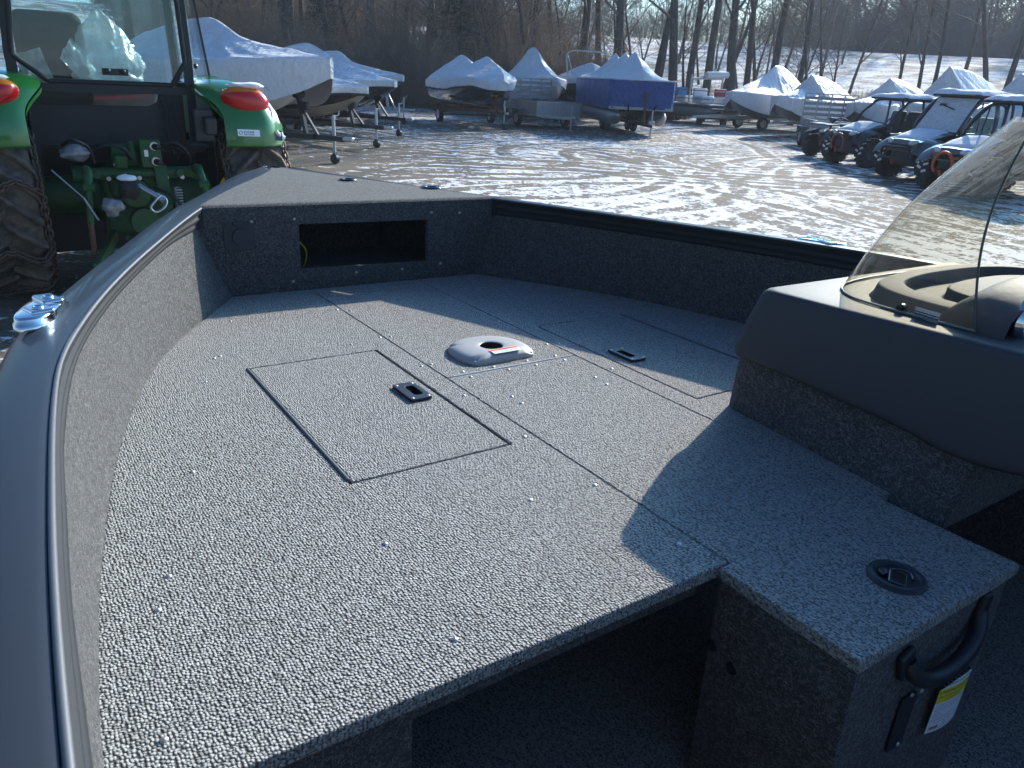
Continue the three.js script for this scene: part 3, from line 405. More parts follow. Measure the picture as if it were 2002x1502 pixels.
    for (let i = 0; i <= 60; i++) { const a = -3.9 + i / 60 * 4.7; const r0 = i % 10 ? 106 : 98; c.beginPath(); c.moveTo(Math.cos(a) * r0, Math.sin(a) * r0); c.lineTo(Math.cos(a) * 116, Math.sin(a) * 116); c.stroke(); if (i % 10 === 0) c.fillText(String(i / 10), Math.cos(a) * 80, Math.sin(a) * 80); } c.fillStyle = '#c33322'; c.rotate(-3.7); c.fillRect(-14, -3, 84, 6); c.beginPath(); c.arc(0, 0, 10, 0, 7); c.fill();
    const t = new THREE.CanvasTexture(cv); t.colorSpace = THREE.SRGBColorSpace; add('gauge_face', place(new THREE.CircleGeometry(gr * 0.88, 36), gx, gy, gz - 0.004, -0.12, 0, 0), phys(rgb(1, 1, 1), 0.15, { map: t, clearcoat: 1 }), bez);
  }
  add('dash_panel', (() => { const g = new THREE.BoxGeometry(0.72, 0.22, 0.02); return place(g, 0.68, 1.40, -0.43, 0.25, 0, 0); })(), M.blackPlastic, shell);
  // swept, tinted wrap-around windshield
  const base = [[0.330, -0.575], [0.338, -0.66], [0.352, -0.76], [0.372, -0.835], [0.41, -0.885], [0.48, -0.925], [0.65, -0.945], [0.82, -0.93], [0.91, -0.89], [0.955, -0.82], [0.975, -0.7], [0.985, -0.575]];
  const topc = [[0.362, -0.585], [0.363, -0.592], [0.366, -0.602], [0.372, -0.615], [0.395, -0.632], [0.46, -0.66], [0.65, -0.685], [0.82, -0.67], [0.90, -0.645], [0.93, -0.625], [0.937, -0.605], [0.94, -0.585]];
  const cb = new THREE.CatmullRomCurve3(base.map(([x, z]) => V(x, yt(x, z) + 0.004, z))).getPoints(72), ct = new THREE.CatmullRomCurve3(topc.map(([x, z]) => V(x, 1.865, z))).getPoints(72);
  const rows = range(0, 1, 16).map((t) => cb.map((p, i) => { const q = p.clone().lerp(ct[i], t); q.y += 0; const bulge = 0.03 * Math.sin(Math.PI * t); q.z -= bulge; return q; }));
  const ws = add('windshield', sheet(rows), M.tint, shell);
  const edge = std(rgb(0.05, 0.05, 0.05), 0.3);
  add('windshield_edge', tube(rows.map((r) => r[0]), 0.0022, 40, 6), edge, ws); add('windshield_edge', tube(rows.map((r) => r[72]), 0.0022, 40, 6), edge, ws);
  add('windshield_base_seal', tube(cb, 0.0026, 120, 6), std(rgb(0.18, 0.17, 0.15), 0.5), ws);
  add('mounting_knob', [cyl(0.0085, 0.0085, 0.008, 0.3505, 1.515, -0.722, 0, 0, Math.PI / 2, 20), cyl(0.004, 0.004, 0.012, 0.3485, 1.515, -0.722, 0, 0, Math.PI / 2, 12)], M.glossBlack, ws);
  const cv = document.createElement('canvas'); cv.width = 512; cv.height = 176; const c = cv.getContext('2d'); c.clearRect(0, 0, 512, 176); c.fillStyle = '#1b1a18'; c.fillRect(0, 0, 512, 176); c.fillStyle = '#e8e6e0'; c.fillRect(0, 0, 512, 6); c.fillRect(0, 170, 512, 6); c.fillRect(0, 0, 6, 176); c.fillRect(506, 0, 6, 176); c.fillRect(12, 12, 488, 50); c.fillStyle = '#1b1a18'; c.font = 'bold 40px sans-serif'; c.textAlign = 'center'; c.fillText('CLEANING INSTRUCTIONS', 256, 52, 470); c.fillStyle = '#f2f0ea'; c.font = 'bold 38px sans-serif'; c.fillText('Clean only with plastic polish', 256, 105, 480); c.fillText('or soft cloth and soapy water.', 256, 152, 480);
  const t = new THREE.CanvasTexture(cv); t.colorSpace = THREE.SRGBColorSpace; const lg = new THREE.PlaneGeometry(0.052, 0.019); lg.rotateY(-Math.PI / 2); lg.rotateZ(-0.06); add('care_label', lg.rotateY(-0.16).translate(0.3385, 1.517, -0.668), std(rgb(1, 1, 1), 0.5, 0, { map: t }), ws);
  add('cable', tube([[0.42, 1.18, -0.72], [0.40, 1.10, -0.74], [0.36, 1.03, -0.76], [0.30, 0.98, -0.80]], 0.0035, 24, 6), M.wire, boat);
}
// ---------------------------------------------------------------- green tractor, seen from behind; x right, y up, z backwards
{
  const T = thing('tractor', 'green farm tractor with glass cab and chained rear tyres, beside the bow', 'tractor', [-3.078, 0, -6.075], 0.6);
  const blob = (x, y, z, rx, ry, rz, seed, amp = 0.25) => { const g = mergeVertices(new THREE.IcosahedronGeometry(1, 3).deleteAttribute('normal').deleteAttribute('uv')), p = g.attributes.position; for (let i = 0; i < p.count; i++) { const v = V().fromBufferAttribute(p, i), n = 1 + amp * (fbm(v.x * 2.5 + seed, v.y * 2.5 + v.z * 1.7 + seed, 3) - 0.5) * 2; p.setXYZ(i, x + v.x * rx * n, y + v.y * ry * n, z + v.z * rz * n); } g.computeVertexNormals(); return g; };
  // rear wheels
  const R = 0.76, wx = 0.95, wz = -0.62;
  for (const s of [-1, 1]) {
    const prof = [[0.42, -0.20], [0.50, -0.235], [0.60, -0.245], [0.665, -0.225], [0.695, -0.17], [0.70, -0.08], [0.703, 0], [0.70, 0.08], [0.695, 0.17], [0.665, 0.225], [0.60, 0.245], [0.50, 0.235], [0.42, 0.20]];
    const g = lathe(prof, 64).rotateZ(Math.PI / 2).translate(s * wx, R, wz); const w = add('rear_tyre', boxUV(g), M.tyreMud, T);
    const lugs = []; for (let i = 0; i < 22; i++) for (const sd of [-1, 1]) { // slanted bar lugs, the two halves staggered
      const a0 = (i + (sd > 0 ? 0.5 : 0)) / 22 * Math.PI * 2, rows = range(0, 1, 5).map((t) => { const a = a0 - 0.30 * t, x = sd * mix(-0.012, 0.245, t), drop = t > 0.8 ? 0.05 * (t - 0.8) / 0.2 : 0; return [[-0.034, 0.685], [-0.024, 0.752 - drop], [0.024, 0.752 - drop], [0.034, 0.685]].map(([o, r]) => { const b = a + o / 0.74; return V(s * wx + x, R + Math.sin(b) * (r - drop * 0.3), wz + Math.cos(b) * (r - drop * 0.3)); }); });
      lugs.push(sheet(rows), sheet([[rows[0][0], rows[0][1]], [rows[0][3], rows[0][2]]]), sheet([[rows[5][0], rows[5][1]], [rows[5][3], rows[5][2]]]));
    }
    add('tread_lugs', boxUV(merge(lugs)), M.tyreMud, w);
    add('wheel_rim', [lathe([[0.06, -0.06], [0.25, -0.05], [0.36, -0.16], [0.43, -0.19], [0.43, 0.19], [0.36, 0.15], [0.25, 0.02], [0.06, 0.02]], 40).rotateZ(Math.PI / 2).translate(s * wx, R, wz)], M.yellow, w);
    // tyre chain: cross chains and side chains of real links
    const link = new THREE.TorusGeometry(0.026, 0.0085, 7, 12); link.scale(1.5, 1, 1);
    const strand = (path, n) => { const L = [], c = new THREE.CatmullRomCurve3(path); for (let i = 0; i < n; i++) { const p = c.getPointAt((i + 0.5) / n), t = c.getTangentAt((i + 0.5) / n), q = new THREE.Quaternion().setFromUnitVectors(V(1, 0, 0), t), q2 = new THREE.Quaternion().setFromAxisAngle(V(1, 0, 0), i % 2 ? 0.4 : 1.75); L.push(link.clone().applyMatrix4(new THREE.Matrix4().compose(p, q.multiply(q2), V(1, 1, 1)))); } return merge(L); };
    for (let k = 0; k < 9; k++) { const a = k / 9 * Math.PI * 2 + 0.2; add('cross_chain', strand(range(-1, 1, 8).map((t) => { const rr = 0.772 - 0.10 * Math.pow(Math.abs(t), 5), b = a + 0.07 * Math.sin(t * 4 + k); return V(s * wx + t * 0.265, R + Math.sin(b) * rr, wz + Math.cos(b) * rr); }), 17), M.chain, w); }
    for (const sd of [-1, 1]) add('side_chain', strand(range(0, Math.PI * 2, 40).map((a) => V(s * wx + sd * 0.262, R + Math.sin(a) * (0.655 + 0.015 * Math.sin(a * 9)), wz + Math.cos(a) * (0.655 + 0.015 * Math.sin(a * 9)))), 92), M.chain, w);
  }
  // fenders: domed green shells over the tyres
  for (const s of [-1, 1]) {
    const shell = (u, v) => { const a = Math.PI / 2 * sstep(0, 1, (1 - u) / 0.66) , e = Math.abs(v), taper = sstep(0.5, 0.85, u), inn = mix(0.55, 0.70, taper), out = mix(1.12, 1.235, sstep(0.3, 0.8, u)); const x = mix(inn, out, (v + 1) / 2), dome = v > 0 ? 0.24 * Math.pow(v, 2.2) : 0.05 * Math.pow(e, 3.5); const t = (1 - u) / 0.66, f = t > 1 ? t - 1 : 0, an = Math.PI / 2 * Math.min(1, t); const y = 1.22 + (0.50 - dome) * Math.pow(Math.sin(an), 0.8) + 0.03 * f, z = -0.55 + (0.62 - dome * 0.9) * Math.pow(Math.cos(an), 0.75) - f * 0.6; return V(s * x, y, z); };
    const rows = range(0, 1, 36).map((u) => range(-1, 1, 24).map((v) => shell(u, v)));
    const rolled = [...rows]; const lip = (k, dy, dz) => rows[36].map((p) => V(p.x, p.y - dy, p.z + dz)); rolled.push(lip(0, 0.02, -0.012), lip(0, 0.024, -0.035));
    const inner = rolled.map((r) => [r[0].clone().add(V(-s * 0.002, -0.045, -0.01)), r[0].clone().add(V(-s * 0.006, -0.012, 0))]);
    const f = add('fender', [sheet(rolled), sheet(inner), sheet(rows.map((r) => [r[24], r[24].clone().add(V(-s * 0.01, -0.05, -0.03))]))], M.green, T);
    if (s > 0) add('fender_apron', [bx(0.16, 0.26, 0.05, 0.565, 1.36, -0.12, 0, 0, 0, 0.02), bx(0.10, 0.14, 0.1, 0.60, 1.36, -0.06, 0.1, 0, 0, 0.02)], M.blackPlastic, T);
    // tail light cluster: amber strip over red lens on a dark base
    const nrm = V(s * 0.12, 0.30, 1).normalize(), ctr = V(s * 0.905, 1.575, -0.045), q = new THREE.Quaternion().setFromUnitVectors(V(0, 0, 1), nrm);
    const lens = (y0, y1, k) => { const rws = range(y0, y1, 12).map((v) => range(-1, 1, 20).map((h) => { const w = 0.165 * Math.sqrt(Math.max(0, 1 - Math.pow(Math.abs(v), 2.2))), x = h * w * 1.18 + 0.035 * s * (-v), d = Math.sqrt(Math.max(0, 1 - Math.pow(Math.abs(h), 2.6))) * Math.sqrt(Math.max(0, 1 - v * v * 0.9)); return V(x, v * 0.115, -0.03 + 0.125 * d * k); })); return sheet(rws).applyQuaternion(q).translate(ctr.x, ctr.y, ctr.z); };
    const tl = add('tail_light', lens(-1, 0.32, 1), M.redLens, T); add('turn_lens', lens(0.32, 0.72, 1), M.amberLens, tl); add('light_base', lens(-1, 1, 0.55), M.blackPlastic, tl);
    add('snow_cap', blob(ctr.x + s * 0.005, ctr.y + 0.108, ctr.z - 0.01, 0.15, 0.026, 0.085, 3 + s, 0.3), M.snow, tl);
    // snow, reflector plate and dealer sticker on the fender
    const patch = (u0, u1, v0, v1, seed) => { const n = 18, rws = range(0, 1, n).map((i) => range(0, 1, n).map((j) => { const p = shell(mix(u0, u1, i), mix(v0, v1, j)), e = Math.min(i, 1 - i, j, 1 - j) * 2, t = 0.024 * Math.sqrt(e) * (0.4 + fbm(i * 5 + seed, j * 5, 3)); return p.add(V(s * 0.2 * t, t + (e === 0 ? -0.012 : 0), 0.4 * t)); })); return sheet(rws); };
    add('snow_patch', patch(0.42, 0.84, 0.50, 0.84, 4 * s), M.snow, f);
    for (let i = 0; i < 6; i++) { const p = shell(0.945 + 0.012 * (i % 3), 0.62 + 0.05 * i); if (i < 4 || s > 0) add('snow_lump', blob(p.x, p.y + 0.01, p.z + 0.012, 0.018 + 0.006 * (i % 2), 0.02, 0.014, i * 3.3 + s, 0.5), M.snow, f); }
    const pm = shell(0.955, s > 0 ? 0.62 : 0.35), pq = new THREE.Euler(-0.18, s * 0.18, 0); add('reflector', [place(new RoundedBoxGeometry(0.088, 0.085, 0.01, 2, 0.004), pm.x, pm.y, pm.z + 0.006, pq.x, pq.y, 0)], std(rgb(0.05, 0.05, 0.055), 0.25), f);
    if (s > 0) {
      const cv = document.createElement('canvas'); cv.width = 512; cv.height = 160; const c = cv.getContext('2d'); c.fillStyle = '#eef0f1'; c.fillRect(0, 0, 512, 160); c.fillStyle = '#16191c'; c.strokeStyle = '#16191c'; c.lineWidth = 12; c.beginPath(); c.arc(66, 80, 38, 1.1, 3.9); c.stroke(); c.beginPath(); c.arc(74, 80, 38, -2.0, 0.8); c.stroke(); c.font = 'bold 76px sans-serif'; c.fillText('SLOAN', 138, 88, 350); c.font = 'bold 42px sans-serif'; c.fillText('IMPLEMENT', 140, 136, 346);
      const t = new THREE.CanvasTexture(cv); t.colorSpace = THREE.SRGBColorSpace; const sp = shell(0.955, -0.35); add('dealer_sticker', place(new RoundedBoxGeometry(0.185, 0.056, 0.004, 2, 0.0015), sp.x, sp.y + 0.012, sp.z + 0.007, -0.20, 0.03, -0.03), M.hullWhite, f); add('sticker_print', place(new THREE.PlaneGeometry(0.182, 0.054), sp.x, sp.y + 0.0125, sp.z + 0.0102, -0.20, 0.03, -0.03), std(rgb(1, 1, 1), 0.4, 0, { map: t }), f);
    }
  }
  // cab
  const zc = -0.40, roofY = 2.62;
  const win = [[-0.62, 2.55], [-0.70, 1.83], [-0.49, 1.655], [0.40, 1.655], [0.52, 1.83], [0.50, 2.55]];
  const wsh = new THREE.Shape(win.map(([x, y]) => new THREE.Vector2(x, y))); const wg = new THREE.ExtrudeGeometry(wsh, { depth: 0.006, bevelEnabled: false }); wg.translate(0, 0, zc);
  const rw = add('rear_window', wg, M.glass, T);
  add('window_seal', tube([...win, win[0]].flatMap(([x, y], i, a) => i < a.length - 1 ? [V(x, y, zc + 0.004), V(mix(x, a[i + 1][0], 0.06), mix(y, a[i + 1][1], 0.06), zc + 0.004), V(mix(x, a[i + 1][0], 0.94), mix(y, a[i + 1][1], 0.94), zc + 0.004)] : [V(x, y, zc + 0.004)]), 0.02, 140, 8), M.rubberSeal, rw);
  add('window_knob', [-0.055, 0.055].map((d) => place(lathe([[0, 0.03], [0.016, 0.026], [0.024, 0.012], [0.018, 0]], 20), -0.015 + d, 1.742, zc + 0.008, Math.PI / 2, 0, 0)).concat([bx(0.19, 0.05, 0.006, -0.015, 1.738, zc + 0.008, 0, 0, 0, 0.003)]), M.blackPlastic, rw);
  add('cab_frame', [bar(V(0.535, 1.2, zc - 0.02), V(0.545, 1.86, zc - 0.02), 0.05, 0.07), bar(V(0.545, 1.86, zc - 0.02), V(0.525, roofY, zc - 0.02), 0.045, 0.07), bar(V(-0.715, 1.86, zc - 0.02), V(-0.64, roofY, zc - 0.02), 0.05, 0.07), bar(V(-0.70, 1.2, zc - 0.02), V(-0.715, 1.86, zc - 0.02), 0.06, 0.07),
    bx(1.2, 0.06, 0.05, -0.06, 1.61, zc - 0.01), bx(1.25, 0.06, 0.06, -0.06, roofY - 0.03, zc - 0.02), bar(V(0.83, 1.66, zc - 0.52), V(0.73, roofY, zc - 0.56), 0.018, 0.018), bar(V(-0.99, 1.66, zc - 0.52), V(-0.89, roofY, zc - 0.56), 0.018, 0.018), bar(V(0.74, 1.1, zc - 1.5), V(0.66, roofY, zc - 1.35), 0.06, 0.06), bar(V(-0.9, 1.1, zc - 1.5), V(-0.82, roofY, zc - 1.35), 0.06, 0.06), bx(1.55, 0.05, 0.05, -0.08, 1.5, zc - 1.48), bx(0.26, 0.04, 0.5, 0.68, 1.655, zc - 0.25, 0, -0.45, 0), bx(0.26, 0.04, 0.5, -0.86, 1.655, zc - 0.25, 0, 0.45, 0), bx(1.5, 0.05, 1.3, -0.08, 1.12, zc - 0.8)], M.blackPaint, T);
  for (const [a, b] of [[[0.56, zc - 0.02], [0.80, zc - 0.48]], [[-0.74, zc - 0.02], [-0.96, zc - 0.48]]]) {
    const q = add('quarter_window', sheet([[V(a[0], 1.69, a[1]), V(mix(a[0], b[0], 0.5) + Math.sign(a[0]) * 0.02, 1.69, mix(a[1], b[1], 0.5) + 0.06), V(b[0], 1.69, b[1])], [V(a[0] - Math.sign(a[0]) * 0.03, 2.56, a[1]), V(mix(a[0], b[0], 0.5) - Math.sign(a[0]) * 0.04, 2.56, mix(a[1], b[1], 0.5) + 0.06), V(b[0] - Math.sign(a[0]) * 0.09, 2.56, b[1])]]), M.glass, T);
    add('window_seal', tube([V(a[0], 1.685, a[1]), V(mix(a[0], b[0], 0.5) + Math.sign(a[0]) * 0.02, 1.685, mix(a[1], b[1], 0.5) + 0.06), V(b[0], 1.685, b[1])], 0.012, 20, 8), M.rubberSeal, q);
    add('window_seal', tube([V(a[0], 1.685, a[1]), V(a[0] - Math.sign(a[0]) * 0.015, 2.1, a[1]), V(a[0] - Math.sign(a[0]) * 0.03, 2.56, a[1])], 0.012, 20, 8), M.rubberSeal, q);
    if (a[0] > 0) add('window_knob', place(lathe([[0, 0.026], [0.016, 0.022], [0.022, 0.01], [0.016, 0]], 18), mix(a[0], b[0], 0.22), 1.81, mix(a[1], b[1], 0.22) + 0.05, Math.PI / 2 - 0.1, 0, -0.5), M.blackPlastic, q);
  }
  add('windscreen', bx(1.4, 1.1, 0.006, -0.08, 2.04, zc - 1.44, 0.08, 0, 0), M.clearGlass, T);
  for (const x of [0.70, -0.87]) add('side_window', bx(0.006, 0.95, 0.82, x, 2.1, zc - 0.98, 0, 0, x > 0 ? 0.06 : -0.06), M.clearGlass, T);
  add('cab_roof', [bx(1.62, 0.16, 1.6, -0.08, roofY + 0.09, zc - 0.72, 0, 0, 0, 0.07)], M.green, T);
  // black panel below the window, low window in it
  add('rear_panel', [bx(1.12, 0.42, 0.02, -0.09, 1.36, zc - 0.03, 0, 0, 0, 0.008), bx(0.86, 0.012, 0.02, -0.15, 1.178, zc - 0.005)], std(rgb(0.015, 0.016, 0.017), 0.6), T);
  { const sh = new THREE.Shape([[-0.62, 1.60], [0.29, 1.60], [0.27, 1.52], [0.2, 1.485], [-0.55, 1.485], [-0.62, 1.51]].map(([x, y]) => new THREE.Vector2(x, y))); const g = new THREE.ExtrudeGeometry(sh, { depth: 0.006, bevelEnabled: false }); add('lower_window', g.translate(0, 0, zc - 0.012), phys(rgb(0.02, 0.03, 0.025), 0.06, { clearcoat: 1 }), T); }
  add('panel_hose', [tube([[0.30, 1.55, zc + 0.02], [0.33, 1.42, zc + 0.05], [0.31, 1.28, zc + 0.06], [0.34, 1.1, zc + 0.04]], 0.012, 24, 8), tube([[0.38, 1.52, zc + 0.02], [0.36, 1.40, zc + 0.06], [0.40, 1.25, zc + 0.08], [0.36, 1.05, zc + 0.06]], 0.009, 24, 8), tube([[0.26, 1.2, zc + 0.1], [0.36, 1.16, zc + 0.14], [0.48, 1.2, zc + 0.08], [0.58, 1.3, zc]], 0.008, 24, 8)], M.rubberSeal, T);
  // operator seat and the plastic left on it
  add('seat', [bx(0.50, 0.62, 0.16, -0.40, 1.86, zc - 0.52, -0.08, 0, 0, 0.075), bx(0.5, 0.14, 0.5, -0.38, 1.5, zc - 0.75, 0, 0, 0, 0.06), bx(0.42, 0.50, 0.05, -0.40, 1.82, zc - 0.43, -0.08, 0, 0, 0.02)], M.seat, T);
  const bag = new THREE.SphereGeometry(1, 48, 36); { const p = bag.attributes.position; for (let i = 0; i < p.count; i++) { const v = V().fromBufferAttribute(p, i), n = 0.8 + 0.45 * (1 - Math.abs(fbm(v.x * 3 + 9, v.y * 3 + v.z * 2.2, 4) * 2 - 1)), peak = Math.max(0, v.y) ** 2.5 * 0.62 * (1 - 0.6 * Math.abs(v.x - 0.05)); p.setXYZ(i, -0.03 + v.x * 0.26 * n, 1.76 + v.y * 0.17 * n + peak * 0.42, zc - 0.45 + v.z * 0.16 * n); } bag.computeVertexNormals(); }
  const bg = add('plastic_bag', bag, M.film, T); add('bag_fold', [[0.02, 0.10, 0.3], [0.14, 0.03, 1.1], [-0.20, -0.02, 2.0], [-0.52, -0.10, 0.7]].map(([dx, dy, a], k) => { const g = new THREE.PlaneGeometry(0.20, 0.30, 14, 14), p = g.attributes.position; for (let i = 0; i < p.count; i++) p.setZ(i, 0.09 * (fbm(p.getX(i) * 14 + k * 5, p.getY(i) * 12, 4) - 0.5)); g.computeVertexNormals(); return place(g, -0.03 + dx, 1.82 + dy, zc - 0.30 + 0.02 * k, 0.1, a * 0.3, a * 0.4); }), M.film, bg);
  add('steering_column', [rod(V(-0.1, 1.2, zc - 1.35), V(-0.1, 1.62, zc - 1.15), 0.05), place(new THREE.TorusGeometry(0.19, 0.014, 8, 32), -0.1, 1.68, zc - 1.12, -1.0, 0, 0), bx(0.5, 0.25, 0.2, -0.1, 1.45, zc - 1.38, 0, 0, 0, 0.05)], M.blackPlastic, T);
  add('added_dark_plates', [bx(1.3, 0.75, 0.03, 0, 0.86, -1.0), bx(0.02, 0.75, 1.1, 0.655, 1.2, -0.75), bx(0.02, 0.75, 1.1, -0.655, 1.2, -0.75), bx(1.3, 0.02, 0.6, 0, 1.16, -0.72)], M.blackPaint, T);  // black plates added to darken the gaps beneath the cab
  add('added_belly_blocker', [bx(2.0, 0.75, 0.05, -0.02, 0.53, -1.5), bx(1.25, 0.5, 0.04, 0, 0.42, -1.15)], M.blackPaint, T);  // added plates that keep sunlit ground from showing beneath the tractor
  // transmission case, hitch and hydraulics
  add('transmission_case', [bx(0.50, 0.50, 1.3, 0.0, 0.72, -0.86, 0, 0, 0, 0.05), bx(0.34, 0.26, 0.26, -0.04, 0.93, -0.16, 0.15, 0, 0, 0.05), lathe([[0.0, 0.05], [0.10, 0.05], [0.12, 0.03], [0.13, -0.06]], 20).rotateX(Math.PI / 2).translate(-0.04, 0.84, -0.02), cyl(0.15, 0.17, 1.7, 0, R, wz, 0, 0, Math.PI / 2, 24), cyl(0.11, 0.11, 0.1, 0, 0.62, 0.02, Math.PI / 2, 0, 0, 20), bx(0.30, 0.18, 0.2, -0.02, 1.12, -0.16, 0, 0, 0, 0.03), ...[-0.15, 0.15].flatMap((x) => [0.5, 0.72, 0.92].map((y) => cyl(0.016, 0.016, 0.03, x, y, 0.045, Math.PI / 2, 0, 0, 6)))], M.greenCast, T);
  add('rock_shaft', [rod(V(-0.40, 1.0, -0.02), V(0.44, 1.0, -0.02), 0.045, 0.045, 18), rod(V(-0.46, 1.0, -0.02), V(-0.40, 1.0, -0.02), 0.06, 0.06, 18), rod(V(0.43, 1.0, -0.02), V(0.49, 1.0, -0.02), 0.06, 0.06, 18), cyl(0.03, 0.03, 0.06, -0.30, 1.0, 0.03, Math.PI / 2, 0, 0, 6), cyl(0.03, 0.03, 0.06, 0.3, 1.0, 0.03, Math.PI / 2, 0, 0, 6)], M.greenCast, T);
  for (const s of [-1, 1]) {
    const x = s < 0 ? -0.37 : 0.43;
    add('lift_arm', [tube([[x, 1.0, -0.02], [x, 1.045, 0.08], [x, 1.02, 0.18], [x + s * 0.015, 0.93, 0.22]], 0.032, 20, 10), cyl(0.05, 0.05, 0.06, x, 1.0, -0.02, 0, 0, Math.PI / 2, 18), cyl(0.034, 0.034, 0.075, x + s * 0.012, 0.93, 0.22, 0, 0, Math.PI / 2, 14)], M.greenCast, T);
    add('lift_link', [rod(V(x + s * 0.015, 0.93, 0.22), V(x + s * 0.04, 0.66, 0.24), 0.024, 0.024, 12)], M.greenCast, T);
    add('lift_link_end', [rod(V(x + s * 0.04, 0.68, 0.24), V(x + s * 0.05, 0.42, 0.25), 0.02, 0.02, 12)], M.rust, T);
    add('draft_arm', [bar(V(s * 0.2, 0.48, -0.25), V(s * 0.44, 0.40, 0.62), 0.03, 0.085), cyl(0.05, 0.05, 0.045, s * 0.445, 0.40, 0.64, 0, 0, Math.PI / 2, 18)], M.greenCast, T);
  }
  add('hydraulic_hose', [[[-0.30, 1.12, -0.05], [-0.22, 1.22, 0.06], [-0.10, 1.2, 0.1], [-0.02, 1.1, 0.06]], [[0.17, 1.2, -0.02], [0.28, 1.24, 0.04], [0.38, 1.16, 0.02], [0.42, 1.04, -0.05]], [[-0.1, 0.9, 0.1], [-0.2, 0.8, 0.2], [-0.28, 0.7, 0.16], [-0.3, 0.55, 0.05]], [[0.08, 0.9, 0.1], [0.2, 0.84, 0.18], [0.28, 0.72, 0.15], [0.26, 0.55, 0.0]], [[-0.48, 1.2, -0.2], [-0.42, 1.25, 0.02], [-0.33, 1.2, 0.05], [-0.3, 1.08, 0.0]]].map((p) => tube(p, 0.013, 26, 8)), M.rubberSeal, T);
  add('spring', tube(range(0, 1, 80).map((u) => V(0.26 + 0.03 * Math.cos(u * 70), mix(0.66, 0.9, u), 0.12 + 0.03 * Math.sin(u * 70))), 0.005, 300, 6), M.steel, T);
  for (const x of [-0.22, 0.0, 0.2, 0.32]) add('bolt_head', cyl(0.018, 0.018, 0.03, x, 0.965, 0.015, Math.PI / 2, 0, 0, 6), M.steel, T);
  add('drawbar', [bar(V(0, 0.36, -0.4), V(0, 0.34, 0.55), 0.09, 0.04), bx(0.14, 0.2, 0.06, 0.0, 0.44, 0.05)], M.blackPaint, T);
  const vb = add('remote_valve', [bx(0.15, 0.21, 0.12, 0.10, 1.155, 0.02, 0, 0, 0, 0.01), bx(0.09, 0.10, 0.1, -0.12, 1.10, 0.03, 0.2, 0, 0, 0.015), rod(V(-0.02, 1.1, 0), V(-0.02, 1.24, -0.02), 0.035, 0.03, 14), bar(V(0.16, 1.05, 0.02), V(0.17, 0.72, 0.06), 0.035, 0.09)], M.greenCast, T);
  for (const y of [1.215, 1.10]) { add('coupler', [cyl(0.032, 0.032, 0.035, 0.125, y, 0.095, Math.PI / 2, 0, 0, 20)], M.steel, vb); add('dust_cap', [cyl(0.018, 0.027, 0.06, 0.14, y - 0.004, 0.13, Math.PI / 2, 0, -0.4, 16), rod(V(0.145, y - 0.01, 0.15), V(0.195, y - 0.028, 0.175), 0.012, 0.004, 8)], M.rubberSeal, vb); }
  add('valve_label', [bx(0.028, 0.05, 0.002, 0.065, 1.16, 0.082)], M.hullWhite, vb);
  add('top_link', [rod(V(-0.06, 0.98, 0.06), V(-0.10, 0.86, 0.32), 0.028, 0.028, 12), bx(0.13, 0.11, 0.16, -0.11, 0.93, 0.26, 0.5, 0, 0, 0.03)], M.blackPaint, T);
  add('hydraulic_ram', [rod(V(-0.05, 0.945, 0.30), V(0.07, 0.865, 0.40), 0.021, 0.021, 14), rod(V(0.05, 0.88, 0.385), V(0.10, 0.845, 0.42), 0.026, 0.026, 14)], M.steel, T);
  add('clevis', tube([[0.085, 0.88, 0.42], [0.03, 0.85, 0.46], [-0.01, 0.80, 0.48], [0.02, 0.77, 0.48], [0.09, 0.80, 0.46], [0.115, 0.845, 0.43]], 0.008, 30, 8, true), M.steel, T);
  add('snow_lump', blob(-0.12, 1.0, 0.25, 0.07, 0.025, 0.06, 2, 0.3), M.snow, T); add('snow_lump', blob(-0.13, 1.07, 0.02, 0.05, 0.018, 0.04, 6, 0.3), M.snow, T);
  for (const b of [blob(-0.42, 1.16, 0.0, 0.10, 0.07, 0.08, 12, 0.5), blob(-0.26, 0.80, 0.34, 0.07, 0.06, 0.05, 18, 0.6)]) add('wrapped_fitting', b, phys(rgb(0.16, 0.17, 0.18), 0.15, { clearcoat: 1 }), T);
  add('control_rod', [rod(V(-0.60, 1.05, 0.12), V(-0.43, 0.86, 0.26), 0.005), rod(V(-0.43, 0.86, 0.26), V(-0.36, 0.70, 0.32), 0.007)], M.steel, T);
  add('warning_triangle', (() => { const sh = new THREE.Shape([new THREE.Vector2(-0.10, -0.05), new THREE.Vector2(0.10, -0.05), new THREE.Vector2(0, 0.12)]); return place(new THREE.ExtrudeGeometry(sh, { depth: 0.006, bevelEnabled: false }), 0.66, 0.83, -0.04, 0, 0, 0); })(), M.yellow, T);
  // front end
  for (const s of [-1, 1]) add('added_side_blocker', bx(0.5, 0.8, 0.8, s * 0.66, 0.62, -1.92, 0, 0, 0, 0.08), M.blackPlastic, T);  // side boxes added to block the sun from reaching under the tractor
  add('hood', [bx(0.7, 0.55, 1.7, -0.04, 1.35, -2.85, 0, 0, 0, 0.12)], M.green, T); add('chassis', [bx(0.5, 0.35, 1.9, -0.04, 0.85, -2.3, 0, 0, 0, 0.04), cyl(0.07, 0.07, 1.3, -0.04, 0.48, -3.1, 0, 0, Math.PI / 2, 16)], M.blackPaint, T);
  for (const s of [-1, 1]) add('front_tyre', [boxUV(lathe([[0.28, -0.13], [0.42, -0.16], [0.48, -0.12], [0.49, 0], [0.48, 0.12], [0.42, 0.16], [0.28, 0.13]], 40).rotateZ(Math.PI / 2).translate(s * 0.78 - 0.04, 0.49, -3.1))], M.tyreMud, T);
}
